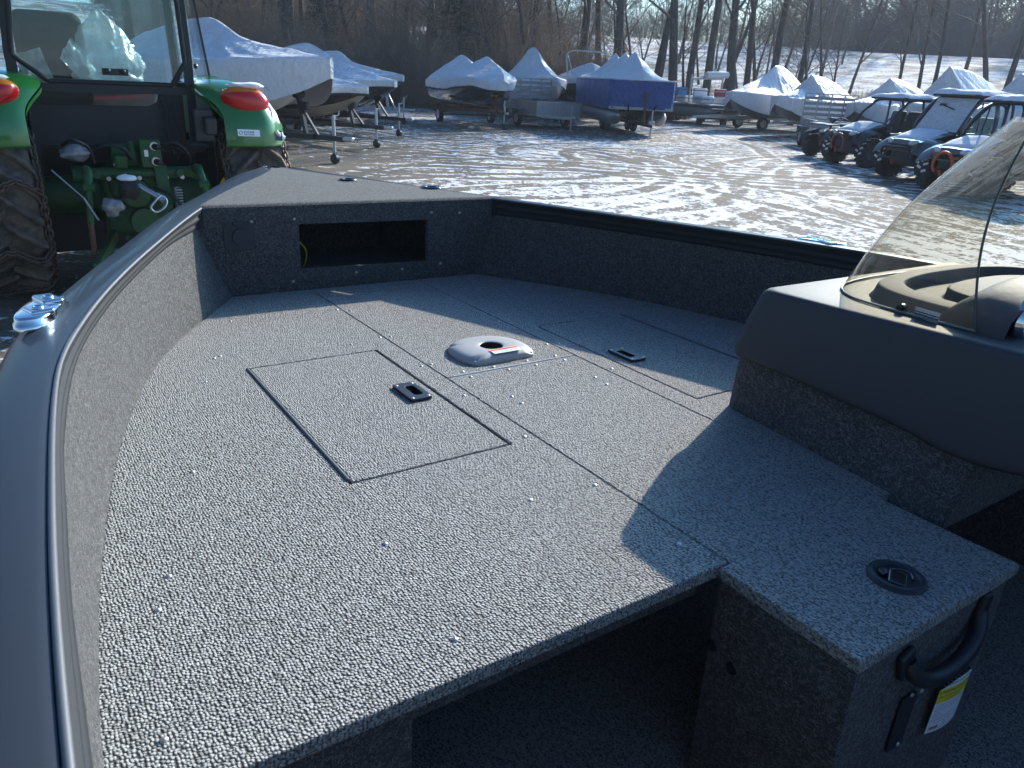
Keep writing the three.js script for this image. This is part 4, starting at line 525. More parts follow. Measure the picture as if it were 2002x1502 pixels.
// ---------------------------------------------------------------- boats, trailers and machines stored round the lot; each faces local +z
const wheelParts = (r, w) => ({
  tyre: lathe([[r * 0.58, -w * 0.42], [r * 0.8, -w * 0.5], [r * 0.95, -w * 0.46], [r, -w * 0.3], [r, w * 0.3], [r * 0.95, w * 0.46], [r * 0.8, w * 0.5], [r * 0.58, w * 0.42]], 28).rotateZ(Math.PI / 2),
  rim: merge([lathe([[0.02, w * 0.2], [r * 0.3, w * 0.22], [r * 0.5, w * 0.4], [r * 0.6, w * 0.44], [r * 0.6, -w * 0.44], [r * 0.5, -w * 0.4], [r * 0.3, -w * 0.22], [0.02, -w * 0.2]], 24).rotateZ(Math.PI / 2)]),
});
const W13 = wheelParts(0.31, 0.19);
function roll(parent, x, y, z, w = W13, rimMat = M.galv) { const t = add('wheel', w.tyre, M.tyre, parent); t.position.set(x, y, z); const r = add('rim', w.rim, rimMat, t); return t; }
function boatTrailer(x, z, phi, label, o = {}) {
  const { len = 4.4, w = 1.9, mat = M.trailerBlack, axleZ = -0.9, jackSide = 1, winch = 0.95, tandem = false, y = 0.52, cap = M.yellow, jackH = 1 } = o, nose = len * 0.5 + 0.6;
  const t = thing('boat_trailer', label, 'trailer', [x, 0, z], phi, 'boat trailers in the storage rows');
  add('frame', [bar(V(-w * 0.36, y, -len * 0.5), V(-w * 0.36, y, 0.6), 0.07, 0.1), bar(V(w * 0.36, y, -len * 0.5), V(w * 0.36, y, 0.6), 0.07, 0.1), bar(V(-w * 0.36, y, 0.6), V(-0.06, y, nose - 0.3), 0.07, 0.1), bar(V(w * 0.36, y, 0.6), V(0.06, y, nose - 0.3), 0.07, 0.1), bar(V(0, y, nose - 1.0), V(0, y, nose + 0.5), 0.08, 0.1), bar(V(-w * 0.36, y - 0.06, -len * 0.5 + 0.1), V(w * 0.36, y - 0.06, -len * 0.5 + 0.1), 0.07, 0.07), bar(V(-w * 0.36, y - 0.06, 0.3), V(w * 0.36, y - 0.06, 0.3), 0.07, 0.07), bar(V(-w / 2, 0.31, axleZ), V(w / 2, 0.31, axleZ), 0.06, 0.06), ...[-1, 1].flatMap((s) => [bar(V(s * w * 0.3, y + 0.13, -len * 0.45), V(s * w * 0.26, y + 0.16, 0.9), 0.09, 0.05), bar(V(s * w * 0.3, y, -1.6), V(s * w * 0.3, y + 0.12, -1.6), 0.04, 0.04), bar(V(s * w * 0.28, y, 0.4), V(s * w * 0.28, y + 0.13, 0.4), 0.04, 0.04)])], mat, t);
  add('coupler', [bx(0.1, 0.09, 0.26, 0, y + 0.01, nose + 0.6, 0, 0, 0, 0.03)], M.steel, t);
  for (const s of [-1, 1]) for (const az of tandem ? [axleZ - 0.36, axleZ + 0.36] : [axleZ]) { const wh = roll(t, s * w * 0.5, 0.31, az); add('mudguard', [(() => { const rows = range(0.25, 2.9, 14).map((a) => [V(s * w * 0.5 - 0.12, 0.31 + Math.sin(a) * 0.39, az + Math.cos(a) * 0.42), V(s * w * 0.5 + 0.12, 0.31 + Math.sin(a) * 0.39, az + Math.cos(a) * 0.42)]); return sheet(rows); })()], mat, t); }
  // winch post with roller, and the tongue jack
  add('winch_post', [bar(V(0, y, nose - 0.55), V(0, y + winch, nose - 0.72), 0.08, 0.08), bar(V(0, y, nose - 0.2), V(0, y + winch * 0.75, nose - 0.66), 0.05, 0.05), bx(0.13, 0.16, 0.2, 0, y + winch * 0.78, nose - 0.56, 0, 0, 0, 0.03)], mat, t);
  add('bow_roller', [place(lathe([[0, -0.1], [0.085, -0.09], [0.05, 0], [0.085, 0.09], [0, 0.1]], 18), 0, y + winch + 0.06, nose - 0.74, 0, 0, Math.PI / 2), cyl(0.085, 0.085, 0.02, 0.11, y + winch + 0.06, nose - 0.74, 0, 0, Math.PI / 2, 18)], cap, t);
  const jx = jackSide * 0.12; add('tongue_jack', [rod(V(jx, 0.2, nose + 0.1), V(jx, y + 0.45 * jackH, nose + 0.1), 0.028, 0.028, 10), rod(V(jx, y - 0.1, nose + 0.1), V(jx, y + 0.42 * jackH, nose + 0.1), 0.036, 0.036, 10), rod(V(jx, y + 0.42 * jackH, nose + 0.1), V(jx + jackSide * 0.16, y + 0.44 * jackH, nose + 0.1), 0.011, 0.011, 6), rod(V(jx + jackSide * 0.16, y + 0.44 * jackH, nose + 0.1), V(jx + jackSide * 0.17, y + 0.52 * jackH, nose + 0.1), 0.014, 0.014, 6)], M.galv, t);
  add('jack_wheel', [cyl(0.1, 0.1, 0.07, jx, 0.1, nose + 0.1, 0, 0, Math.PI / 2, 18), bx(0.09, 0.13, 0.05, jx, 0.16, nose + 0.1)], M.blackPlastic, t);
  return t;
}
// stretched tent-like cover: stations [z, half width, rail y, ridge y, ridge x, skirt y]
function coverSheet(st, seed, sag = 1.35, wr = 0.02) {
  const keys = [1, 2, 3, 4, 5].map((k) => curve(st.map((s) => [s[0], s[k]]))), zs = range(st[0][0], st[st.length - 1][0], 84);
  return zs.map((z) => { const [w, ry, top, rx, sk] = keys.map((f) => f(z)); return range(-1, 1, 60).map((p) => { const a = Math.abs(p), sg = Math.sign(p); let x, y; if (a > 0.78) { const t = (a - 0.78) / 0.22; x = sg * (w + 0.015 - 0.05 * t * t); y = mix(ry, sk, t); } else { const q = a / 0.78; x = mix(rx, sg * w, q); y = ry + (top - ry) * Math.pow(1 - q, sag); } const zp = st[2][0], an = Math.atan2(z - zp, a + 0.12), fold = Math.pow(1 - Math.abs(vnoise(an * 5 + seed * 3, 2 + sg) * 2 - 1), 2.5), n = (fbm(z * 2.2 + seed, p * 5 + seed * 0.3, 3) - 0.5) * 2 * wr + (fold - 0.3) * wr * 2.6 * Math.min(1, a * 3); return V(x + n * 0.8 * sg * a, y + n * (1 - 0.5 * a), z); }); });
}
function hullSheet(o) { // V hull from transom (-z) to bow (+z); sections [x, y]
  const { L, B, rail, keel, flareBow = 0.4 } = o; return range(0, 1, 30).map((t) => { const z = mix(-L / 2, L / 2, t), w = B / 2 * Math.pow(Math.max(0, 1 - Math.pow(Math.max(0, (t - 0.35) / 0.65), 2.4)), 0.7), up = Math.pow(Math.max(0, (t - 0.55) / 0.45), 2.2), ry = rail + 0.16 * up, k = mix(keel, ry - 0.12, up), ch = mix(keel + 0.22, ry - 0.1, up); return [[w, ry], [w * 0.98, mix(ch, ry, 0.6)], [w * mix(0.88, 0.5, up), ch], [w * 0.45, mix(k, ch, 0.45)], [0, k], [-w * 0.45, mix(k, ch, 0.45)], [-w * mix(0.88, 0.5, up), ch], [-w * 0.98, mix(ch, ry, 0.6)], [-w, ry]].map(([x, y]) => V(x, y, z)); });
}
const GC = 'boats under white winter covers';
function coveredBoat(name, x, z, phi, label, o) {
  const t = thing(name, label, 'boat', [x, 0, z], phi, GC), h = hullSheet(o), two = o.lower;
  if (two) { add('hull_side', [sheet(h.map((r) => r.slice(0, 3))), sheet(h.map((r) => r.slice(6)))], o.hull, t); add('hull_bottom', sheet(h.map((r) => r.slice(2, 7))), two, t); add('transom', sheet([h[0].slice(0, 5), h[0].slice(4).reverse()]), o.hull, t); } else add('hull', [sheet(h), sheet([h[0].slice(0, 5), h[0].slice(4).reverse()])], o.hull, t);
  const rows = coverSheet(o.st, o.seed, o.sag, o.wr); const c = add('cover', [sheet(rows), sheet([rows[0], rows[0].map((p) => V(p.x, o.st[0][5], p.z))]), sheet([rows[84], rows[84].map((p) => V(p.x, Math.min(p.y, o.st[o.st.length - 1][5]), p.z))])], M.cover, t);
  if (o.edge) add('cover_hem', [tube(rows.map((r) => r[0].clone().add(V(-0.006, -0.02, 0))), 0.03, 60, 6), tube(rows.map((r) => r[60].clone().add(V(0.006, -0.02, 0))), 0.03, 60, 6)], M.coverEdge, c);
  if (o.motor) add('outboard_motor', [bx(0.42, 0.55, 0.5, 0, o.rail + 0.25, -o.L / 2 - 0.35, 0, 0, 0, 0.14), bx(0.18, 0.7, 0.24, 0, o.rail - 0.35, -o.L / 2 - 0.3, 0, 0, 0, 0.06)], M.hullBlack, t);
  return t;
}
const st1 = (L, B, rail, peak, sk, peakAt = -0.1) => [[-L / 2 - 0.1, B * 0.46, rail, rail + 0.2, 0, sk], [-L * 0.36, B * 0.5, rail, mix(rail, peak, 0.65), 0, sk], [L * peakAt, B * 0.5, rail + 0.02, peak, 0, sk], [L * 0.12, B * 0.49, rail + 0.04, mix(rail, peak, 0.62), 0, sk + 0.03], [L * 0.30, B * 0.40, rail + 0.10, mix(rail, peak, 0.34) + 0.06, 0, sk + 0.1], [L * 0.43, B * 0.2, rail + 0.15, rail + 0.26, 0, mix(sk + 0.2, rail, 0.25)], [L * 0.5 + 0.05, 0.03, rail + 0.17, rail + 0.19, 0, mix(sk + 0.2, rail, 0.72)]];
// left row: bows to the right
coveredBoat('covered_boat', -6.81, -17.57, 1.06, 'tall boat under a white peaked cover, just right of the tractor cab', { L: 5.3, B: 2.2, rail: 1.66, keel: 0.72, hull: M.hullWhite, st: st1(6.6, 2.5, 1.84, 2.72, 0.98, -0.02), seed: 3, wr: 0.028 });
boatTrailer(-6.81, -17.57, 1.06, 'black trailer with galvanised jack under the tall white covered boat by the tractor', { len: 5.0, w: 2.2, winch: 0.75, cap: M.blackPlastic });
coveredBoat('covered_boat', -6.5, -21.4, 1.06, 'black and tan boat under a white cover, second from the tractor', { L: 5.6, B: 2.2, rail: 1.27, keel: 0.6, hull: M.hullBlack, lower: M.hullTan, st: st1(5.6, 2.25, 1.30, 2.1, 1.1, -0.1), seed: 9, edge: true, wr: 0.02 });
boatTrailer(-6.5, -21.4, 1.06, 'black trailer with yellow bow roller under the black and tan boat', { len: 4.6, w: 2.0, winch: 0.62 });
coveredBoat('covered_boat', -6.7, -25.5, 1.06, 'black hulled boat under a white cover, third from the tractor', { L: 6.2, B: 2.3, rail: 1.38, keel: 0.62, hull: M.hullBlack, st: st1(6.2, 2.35, 1.42, 2.55, 1.18, -0.06), seed: 14, edge: true, wr: 0.022 });
boatTrailer(-6.7, -25.5, 1.06, 'black trailer with yellow bow roller under the third boat from the tractor', { len: 4.9, w: 2.1, winch: 0.72 });
coveredBoat('covered_boat', -7.5, -31.6, 1.06, 'low covered boat farthest back in the row by the tractor', { L: 6.4, B: 2.3, rail: 1.5, keel: 0.68, hull: M.hullAlu, st: st1(6.4, 2.35, 1.55, 2.5, 1.25, 0.0), seed: 19, wr: 0.02 });
boatTrailer(-7.5, -31.6, 1.06, 'galvanised trailer under the farthest boat in the row by the tractor', { len: 4.9, w: 2.1, mat: M.galv, cap: M.blackPlastic });
// registration letters on the tan boat's bow
{
  const b = scene.getObjectByName('covered_boat_001'), cv = document.createElement('canvas'); cv.width = 512; cv.height = 96; const c = cv.getContext('2d'); c.fillStyle = '#0b0b0c'; c.fillRect(0, 0, 512, 96); c.fillStyle = '#b3201c'; c.fillRect(8, 30, 60, 34); c.fillStyle = '#d9d9d6'; c.font = 'bold 70px sans-serif'; c.fillText('MJ 5237 SM', 90, 74, 410); const t = new THREE.CanvasTexture(cv); t.colorSpace = THREE.SRGBColorSpace;
  add('registration_letters', place(new THREE.PlaneGeometry(0.8, 0.12), 0.955, 1.2, 1.02, 0, 1.27, 0.03), std(rgb(1, 1, 1), 0.35, 0, { map: t }), b);
}
// centre group
coveredBoat('covered_boat', -2.2, -32.6, 0.42, 'dark hulled boat under a lumpy white cover on a rusty trailer, bow towards the lot', { L: 5.7, B: 2.3, rail: 1.5, keel: 0.72, hull: M.hullBlack, st: [[-3.1, 1.1, 1.62, 1.9, 0, 1.3], [-2.2, 1.2, 1.65, 2.45, -0.1, 1.3], [-1.3, 1.2, 1.68, 2.62, 0.0, 1.3], [-0.5, 1.2, 1.7, 2.25, 0.2, 1.3], [0.3, 1.2, 1.72, 2.58, 0.35, 1.35], [1.2, 1.1, 1.78, 2.42, 0.35, 1.45], [2.2, 0.9, 1.80, 2.12, 0.25, 1.5], [2.85, 0.55, 1.72, 1.95, 0.12, 1.4], [3.1, 0.2, 1.62, 1.75, 0.05, 1.38]], seed: 24, edge: true, sag: 0.85, wr: 0.03 });
{ const t = boatTrailer(-2.2, -32.6, 0.42, 'rusty steel boat trailer with tall wheels under the lumpy covered boat', { len: 4.8, w: 2.3, mat: M.rust, winch: 0.55, y: 0.6 }); }
coveredBoat('covered_boat', 0.3, -40.0, 0.3, 'white covered boat with a high flat-topped peak behind the silver utility trailer', { L: 6.5, B: 2.5, rail: 1.6, keel: 0.7, hull: M.hullWhite, st: [[-3.3, 1.2, 1.75, 2.0, 0, 1.2], [-1.6, 1.25, 1.75, 2.9, -0.1, 1.2], [-0.6, 1.25, 1.78, 3.25, -0.1, 1.2], [0.3, 1.25, 1.8, 3.22, -0.05, 1.2], [1.3, 1.2, 1.84, 2.5, 0, 1.3], [2.4, 0.8, 1.9, 2.15, 0, 1.5], [3.3, 0.1, 1.95, 1.98, 0, 1.75]], seed: 31, sag: 1.2, wr: 0.03 });
boatTrailer(0.3, -40.0, 0.3, 'galvanised trailer under the high-peaked white covered boat', { len: 5.2, w: 2.2, mat: M.galv, cap: M.blackPlastic });
// utility trailers with slatted ramp gates
function utilityTrailer(x, z, phi, label, L, w, low) {
  const t = thing('utility_trailer', label, 'trailer', [x, 0, z], phi, 'silver utility trailers'), y0 = 0.5;
  add('deck', bx(w, 0.05, L, 0, y0, 0), M.wood, t); add('frame', [bar(V(-w / 2, y0, -L / 2), V(-w / 2, y0, L / 2), 0.06, 0.1), bar(V(w / 2, y0, -L / 2), V(w / 2, y0, L / 2), 0.06, 0.1), bar(V(-w / 2, y0, L / 2), V(w / 2, y0, L / 2), 0.06, 0.1), bar(V(-w * 0.4, y0 - 0.03, L / 2), V(0, y0 - 0.03, L / 2 + 1.15), 0.06, 0.1), bar(V(w * 0.4, y0 - 0.03, L / 2), V(0, y0 - 0.03, L / 2 + 1.15), 0.06, 0.1), bar(V(-w / 2 - 0.1, 0.31, -0.2), V(w / 2 + 0.1, 0.31, -0.2), 0.06, 0.06)], M.galv, t);
  for (const s of [-1, 1]) { add('side_panel', [bx(0.03, low, L - 0.1, s * w / 2, y0 + low / 2 + 0.04, 0)], M.aluDull, t); add('side_rail', [...range(-L / 2, L / 2, 4).map((zz) => bx(0.05, low + 0.1, 0.05, s * (w / 2 + 0.03), y0 + low / 2 + 0.05, zz)), bx(0.06, 0.05, L, s * (w / 2 + 0.01), y0 + low + 0.08, 0)], M.alu, t); roll(t, s * (w / 2 + 0.14), 0.31, -0.2); add('mudguard', [bx(0.26, 0.02, 0.72, s * (w / 2 + 0.15), 0.70, -0.2, 0, 0, 0, 0.008), bx(0.26, 0.28, 0.02, s * (w / 2 + 0.15), 0.57, 0.17, 0.3, 0, 0), bx(0.26, 0.28, 0.02, s * (w / 2 + 0.15), 0.57, -0.57, -0.3, 0, 0)], M.alu, t); }
  for (const k of [0, 1]) add('front_panel', bx(w / 2 - 0.05, low, 0.03, (k - 0.5) * w / 2, y0 + low / 2 + 0.04, L / 2 - 0.02), M.aluDull, t);
  add('front_rail', [bx(w + 0.08, 0.05, 0.06, 0, y0 + low + 0.08, L / 2 - 0.02), ...[-0.5, 0, 0.5].map((k) => bx(0.05, low + 0.1, 0.05, k * w, y0 + low / 2 + 0.05, L / 2))], M.alu, t);
  const gz = -L / 2 - 0.02, gh = 1.25, g = add('gate_frame', [...range(-0.5, 0.5, 4).map((k) => bx(0.045, gh, 0.045, k * w, y0 + 0.1 + gh / 2, gz)), bx(w, 0.045, 0.045, 0, y0 + 0.1 + gh, gz)], M.alu, t);
  for (let i = 0; i < 6; i++) add('gate_slat', bx(w - 0.03, 0.115, 0.03, 0, y0 + 0.22 + i * 0.195, gz - 0.03), M.aluDull, g);
  add('coupler', bx(0.1, 0.1, 0.28, 0, y0, L / 2 + 1.25, 0, 0, 0, 0.03), M.steel, t); add('tongue_jack', [rod(V(0.1, 0.06, L / 2 + 0.9), V(0.1, 0.95, L / 2 + 0.9), 0.028, 0.028, 10), cyl(0.08, 0.09, 0.03, 0.1, 0.02, L / 2 + 0.9)], M.galv, t);
  return t;
}
utilityTrailer(0.75, -33.4, 0.42, 'silver utility trailer with upright slatted gate between the lumpy and blue covered boats', 2.9, 1.95, 0.42);
utilityTrailer(11.6, -29.6, -0.12, 'silver utility trailer with upright slatted gate behind the quad bike', 2.6, 1.95, 0.36);
// runabout with a folded arch
{
  const t = thing('runabout_boat', 'white and black runabout with a silver tower arch behind the blue cover', 'boat', [3.2, 0, -41], 0.22); const o = { L: 6.4, B: 2.5, rail: 1.9, keel: 0.75 }, h = hullSheet(o);
  add('hull', [sheet(h), sheet([h[0].slice(0, 5), h[0].slice(4).reverse()])], M.hullBlack, t); add('bow_cover', sheet(coverSheet([[-3.2, 1.2, 1.92, 2.2, 0, 1.7], [-1.2, 1.25, 1.94, 2.55, 0, 1.72], [-0.1, 1.25, 1.95, 2.75, 0, 1.72], [0.9, 1.15, 1.98, 2.3, 0, 1.74], [2.2, 0.75, 2.03, 2.16, 0, 1.8], [3.25, 0.03, 2.08, 2.1, 0, 1.95]], 41, 0.45, 0.015)), M.cover, t);
  add('tower_arch', [tube([[-1.15, 1.95, -0.2], [-1.18, 2.6, -0.5], [-1.15, 3.12, -0.7], [-0.95, 3.25, -0.75], [0, 3.3, -0.75], [0.95, 3.25, -0.75], [1.15, 3.12, -0.7], [1.18, 2.6, -0.5], [1.15, 1.95, -0.2]], 0.04, 60, 8), tube([[-1.1, 2.0, 0.5], [-1.16, 2.7, 0.0], [-1.14, 3.05, -0.6]], 0.03, 20, 8), tube([[1.1, 2.0, 0.5], [1.16, 2.7, 0.0], [1.14, 3.05, -0.6]], 0.03, 20, 8), rod(V(0, 3.3, -0.75), V(0, 3.55, -0.75), 0.02)], M.galv, t);
}
// pontoon boat shrink-wrapped: white tent over blue sides
{
  const t = thing('pontoon_boat', 'pontoon boat wrapped in blue sides with a white tent top', 'boat', [3.95, 0, -33.6], 0.13), L = 6.6, B = 2.6, y0 = 0.98, y1 = 2.02;
  const path = [[-B / 2, -L / 2], [-B / 2, L / 2 - 0.15], [-B / 2 + 0.12, L / 2], [B / 2 - 0.12, L / 2], [B / 2, L / 2 - 0.15], [B / 2, -L / 2], [-B / 2, -L / 2]], pts = []; for (let i = 0; i < path.length - 1; i++) for (let k = 0; k < 14; k++) pts.push([mix(path[i][0], path[i + 1][0], k / 14), mix(path[i][1], path[i + 1][1], k / 14)]); pts.push(path[0]);
  add('cover_side', sheet(range(0, 1, 8).map((v) => pts.map(([x, z]) => { const n = 0.05 * (fbm(x * 2 + z * 1.3, v * 3 + z, 3) - 0.5), k = 1 + n + 0.02 * Math.sin(v * 3.14); return V(x * k, mix(y0, y1, v), z * (1 + n * 0.4)); }))), M.coverBlue, t);
  const top = range(-1, 1, 40).map((a) => { const z = a * L / 2, e = 1 - Math.pow(Math.abs(a), 1.0), peak = Math.max(0.0, 1.05 * Math.min(1, e * 3.4) * (0.86 + 0.14 * Math.cos(a * 13))); return range(-1, 1, 30).map((p) => { const q = Math.abs(p); return V(p * (B / 2 + 0.02), y1 - 0.03 + peak * Math.pow(1 - q, 1.25) + 0.02 * Math.sin(p * 9 + a * 8), z); }); });
  add('cover_top', sheet(top), M.cover, t); add('cover_hem', tube(pts.map(([x, z]) => V(x * 1.01, y1 - 0.01, z * 1.005)), 0.028, 120, 6), M.cover, t);
  for (const s of [-1, 1]) add('pontoon_tube', [rod(V(s * 0.9, 0.66, -L / 2), V(s * 0.9, 0.66, L / 2 - 0.5), 0.3, 0.3, 20), rod(V(s * 0.9, 0.66, L / 2 - 0.5), V(s * 0.9, 0.74, L / 2 + 0.1), 0.3, 0.05, 20)], M.hullAlu, t);
  add('deck_frame', bx(B - 0.1, 0.1, L, 0, 0.99, 0), M.hullAlu, t);
}
{
  const t = thing('pontoon_trailer', 'dark narrow pontoon trailer under the blue wrapped boat', 'trailer', [3.95, 0, -33.6], 0.13);
  add('frame', [bar(V(-0.38, 0.5, -2.6), V(-0.38, 0.5, 3.2), 0.08, 0.1), bar(V(0.38, 0.5, -2.6), V(0.38, 0.5, 3.2), 0.08, 0.1), bar(V(0, 0.45, 2.4), V(0, 0.45, 4.9), 0.09, 0.1), bar(V(-0.38, 0.5, 2.8), V(0.38, 0.5, 2.8), 0.08, 0.1), bar(V(-0.38, 0.5, -1), V(0.38, 0.5, -1), 0.08, 0.1), ...[-1, 1].flatMap((s) => [bar(V(s * 0.38, 0.5, 2.9), V(s * 0.55, 1.15, 3.5), 0.06, 0.06), bar(V(s * 0.38, 0.86, -2.2), V(s * 0.38, 0.86, 2.4), 0.09, 0.09), bar(V(s * 0.38, 0.5, -1.5), V(s * 0.38, 0.86, -1.5), 0.06, 0.06), bar(V(s * 0.38, 0.5, 1.6), V(s * 0.38, 0.86, 1.6), 0.06, 0.06)])], M.trailerBlack, t);
  add('winch_post', [bar(V(0, 0.45, 3.9), V(0, 1.55, 3.75), 0.09, 0.09), bx(0.16, 0.14, 0.16, 0, 1.5, 3.78)], M.rust, t);
  add('tongue_jack', [rod(V(0.12, 0.08, 4.5), V(0.12, 1.0, 4.5), 0.03, 0.03, 10), cyl(0.09, 0.1, 0.03, 0.12, 0.02, 4.5), bx(0.22, 0.16, 0.2, 0.1, 0.55, 4.5, 0, 0, 0, 0.03)], M.galv, t);
  for (const s of [-1, 1]) for (const az of [-0.5, 0.4]) roll(t, s * 0.56, 0.31, az);
}
// pontoon boat with its furniture uncovered
{
  const t = thing('pontoon_boat', 'uncovered pontoon boat with pale, blue and red seats right of the blue cover', 'boat', [9.2, 0, -45], 0.5);
  add('deck', bx(2.5, 0.09, 6.2, 0, 1.0, 0, 0, 0, 0, 0.03), M.alu, t); for (const s of [-1, 1]) add('pontoon_tube', [rod(V(s * 0.85, 0.66, -3.1), V(s * 0.85, 0.66, 2.7), 0.3, 0.3, 18), rod(V(s * 0.85, 0.66, 2.7), V(s * 0.85, 0.76, 3.3), 0.3, 0.05, 18)], M.hullAlu, t);
  for (const [x, z, w, m] of [[-0.7, 1.9, 0.9, M.hullWhite], [-0.8, 0.5, 0.7, M.plasticBlue], [0.7, 0.4, 0.8, M.hullWhite], [0.75, 1.9, 0.8, M.plasticRed]]) { const s = add('seat', bx(w, 0.38, 0.8, x, 1.25, z, 0, 0, 0, 0.08), M.hullWhite, t); add('backrest', bx(w, 0.45, 0.18, x, 1.6, z - 0.35, -0.1, 0, 0, 0.07), m, s); }
  add('canopy_post', [rod(V(-1.1, 1.05, 1.2), V(-1.1, 2.5, 1.2), 0.05), rod(V(1.1, 1.05, 1.2), V(1.1, 2.5, 1.2), 0.05), rod(V(-1.1, 2.3, 1.2), V(1.1, 2.35, 1.2), 0.05)], M.galv, t); add('rolled_canopy', rod(V(-0.1, 2.5, 1.2), V(1.4, 2.56, 1.2), 0.17, 0.17, 16), M.cover, t);
  add('rail', [0.25, 0.65].flatMap((dy) => [bar(V(-1.22, 1.05 + dy, -3), V(-1.22, 1.05 + dy, 3), 0.03, 0.04), bar(V(1.22, 1.05 + dy, -3), V(1.22, 1.05 + dy, 3), 0.03, 0.04), bar(V(-1.22, 1.05 + dy, 3), V(1.22, 1.05 + dy, 3), 0.03, 0.04)]), M.alu, t);
  add('support_frame', [bx(2, 0.1, 0.1, 0, 0.32, -2), bx(2, 0.1, 0.1, 0, 0.32, 2), ...[-0.85, 0.85].flatMap((x) => [bx(0.2, 0.3, 0.3, x, 0.15, -2), bx(0.2, 0.3, 0.3, x, 0.15, 2)])], M.trailerBlack, t);
}
// empty low trailers in the gap
for (const [x, z, phi, lab] of [[11.0, -40.5, -1.15, 'empty low trailer with snow on its rails, left of the two by the trees'], [14.4, -38.5, -1.15, 'empty low trailer with snow on its rails, right of the two by the trees']]) {
  const t = thing('flat_trailer', lab, 'trailer', [x, 0, z], phi, 'empty trailers'); add('frame', [bar(V(-0.7, 0.55, -2.4), V(-0.7, 0.55, 1.4), 0.09, 0.12), bar(V(0.7, 0.55, -2.4), V(0.7, 0.55, 1.4), 0.09, 0.12), bar(V(-0.7, 0.55, 1.4), V(0, 0.5, 3), 0.08, 0.1), bar(V(0.7, 0.55, 1.4), V(0, 0.5, 3), 0.08, 0.1), bar(V(-0.7, 0.55, -2.4), V(0.7, 0.55, -2.4), 0.08, 0.1), bar(V(-0.95, 0.31, -0.6), V(0.95, 0.31, -0.6), 0.06, 0.06)], M.galv, t);
  for (const s of [-1, 1]) { add('bunk', bx(0.14, 0.07, 4, s * 0.55, 0.82, -0.5), M.wood, t); add('bunk_post', [-2.0, 0.8].map((z) => bx(0.06, 0.25, 0.06, s * 0.58, 0.68, z)), M.galv, t); add('snow', bx(0.17, 0.05, 3.9, s * 0.55, 0.88, -0.5, 0, 0, 0, 0.02), M.snow, t); roll(t, s * 0.95, 0.31, -0.6); }
}
// covered boats behind the side-by-sides
const cb = (x, z, phi, label, L, B, rail, peak, seed, pk) => coveredBoat('covered_boat', x, z, phi, label, { L, B, rail, keel: 0.6, hull: M.hullAlu, st: st1(L, B, rail, peak, 0.75, pk), seed, wr: 0.03, sag: 1.15 });
cb(12.0, -39.8, -0.745, 'grey skirted covered boat farthest left of those behind the machines', 7.5, 2.6, 1.6, 3.05, 51, -0.05);
cb(13.0, -36.3, -0.8, 'covered boat right behind the upright gate of the right utility trailer', 6.6, 2.5, 1.5, 2.62, 53, 0.1);
cb(14.6, -31.8, -0.85, 'sharply peaked covered boat behind the black and red machine', 6.2, 2.5, 1.45, 2.55, 57, 0.15);
cb(15.6, -29.0, -0.9, 'long covered boat directly behind the roof of the grey cab machine', 7.2, 2.4, 1.5, 2.95, 61, 0.2);
cb(16.6, -26.3, -0.95, 'covered boat nearest the right edge, behind the machines', 7.0, 2.4, 1.5, 2.75, 67, 0.22);
cb(19.6, -31.5, -0.95, 'covered boat beyond the others, at the back of the group behind the machines', 7.4, 2.5, 1.5, 2.95, 71, 0.1);
// ---------------------------------------------------------------- side-by-side utility vehicles and a quad bike, facing local +z
const lugTyre = (() => { const r = 0.37, w = 0.29, L = []; for (let i = 0; i < 18; i++) for (const s of [-1, 1]) { const a = (i + (s > 0 ? 0.5 : 0)) / 18 * Math.PI * 2; L.push(bx(0.13, 0.06, 0.06, s * 0.07, 0, 0, 0, s * 0.35, 0).translate(0, r, 0).rotateX(a)); L.push(bx(0.03, 0.09, 0.05, s * 0.135, -0.035, 0).translate(0, r, 0).rotateX(a)); } return { tyre: wheelParts(r, w).tyre, lugs: merge(L), rim: wheelParts(r, w).rim }; })();
function offroadWheel(parent, x, z, k = 1, snowy = true) {
  const t = add('wheel', lugTyre.tyre, M.tyre, parent); t.position.set(x, 0.385 * k, z); t.scale.setScalar(k); add('tread', lugTyre.lugs, M.tyre, t); add('rim', lugTyre.rim, M.utvBlack, t);
  if (snowy) { const L = []; for (let i = -3; i <= 4; i++) for (const s of [-1, 1]) { const a = (i + (s > 0 ? 0.5 : 0)) * Math.PI / 9; L.push(bx(0.115, 0.022, 0.05, s * 0.07, 0, 0, 0, s * 0.35, 0, 0.009).translate(0, 0.402, 0).rotateX(a)); } add('snow', merge(L), M.snow, t); }
  return t;
}
function snowSheet(x0, x1, z0, z1, yf, seed, t0 = 0.035) { return sheet(range(0, 1, 16).map((i) => range(0, 1, 12).map((j) => { const x = mix(x0, x1, j), z = mix(z0, z1, i), e = Math.min(1, Math.min(i, 1 - i, j, 1 - j) * 7); return V(x, yf(x, z) + (e > 0 ? t0 * Math.sqrt(e) * (0.6 + 0.8 * fbm(x * 4 + seed, z * 4, 3)) : -0.01), z); }))); }
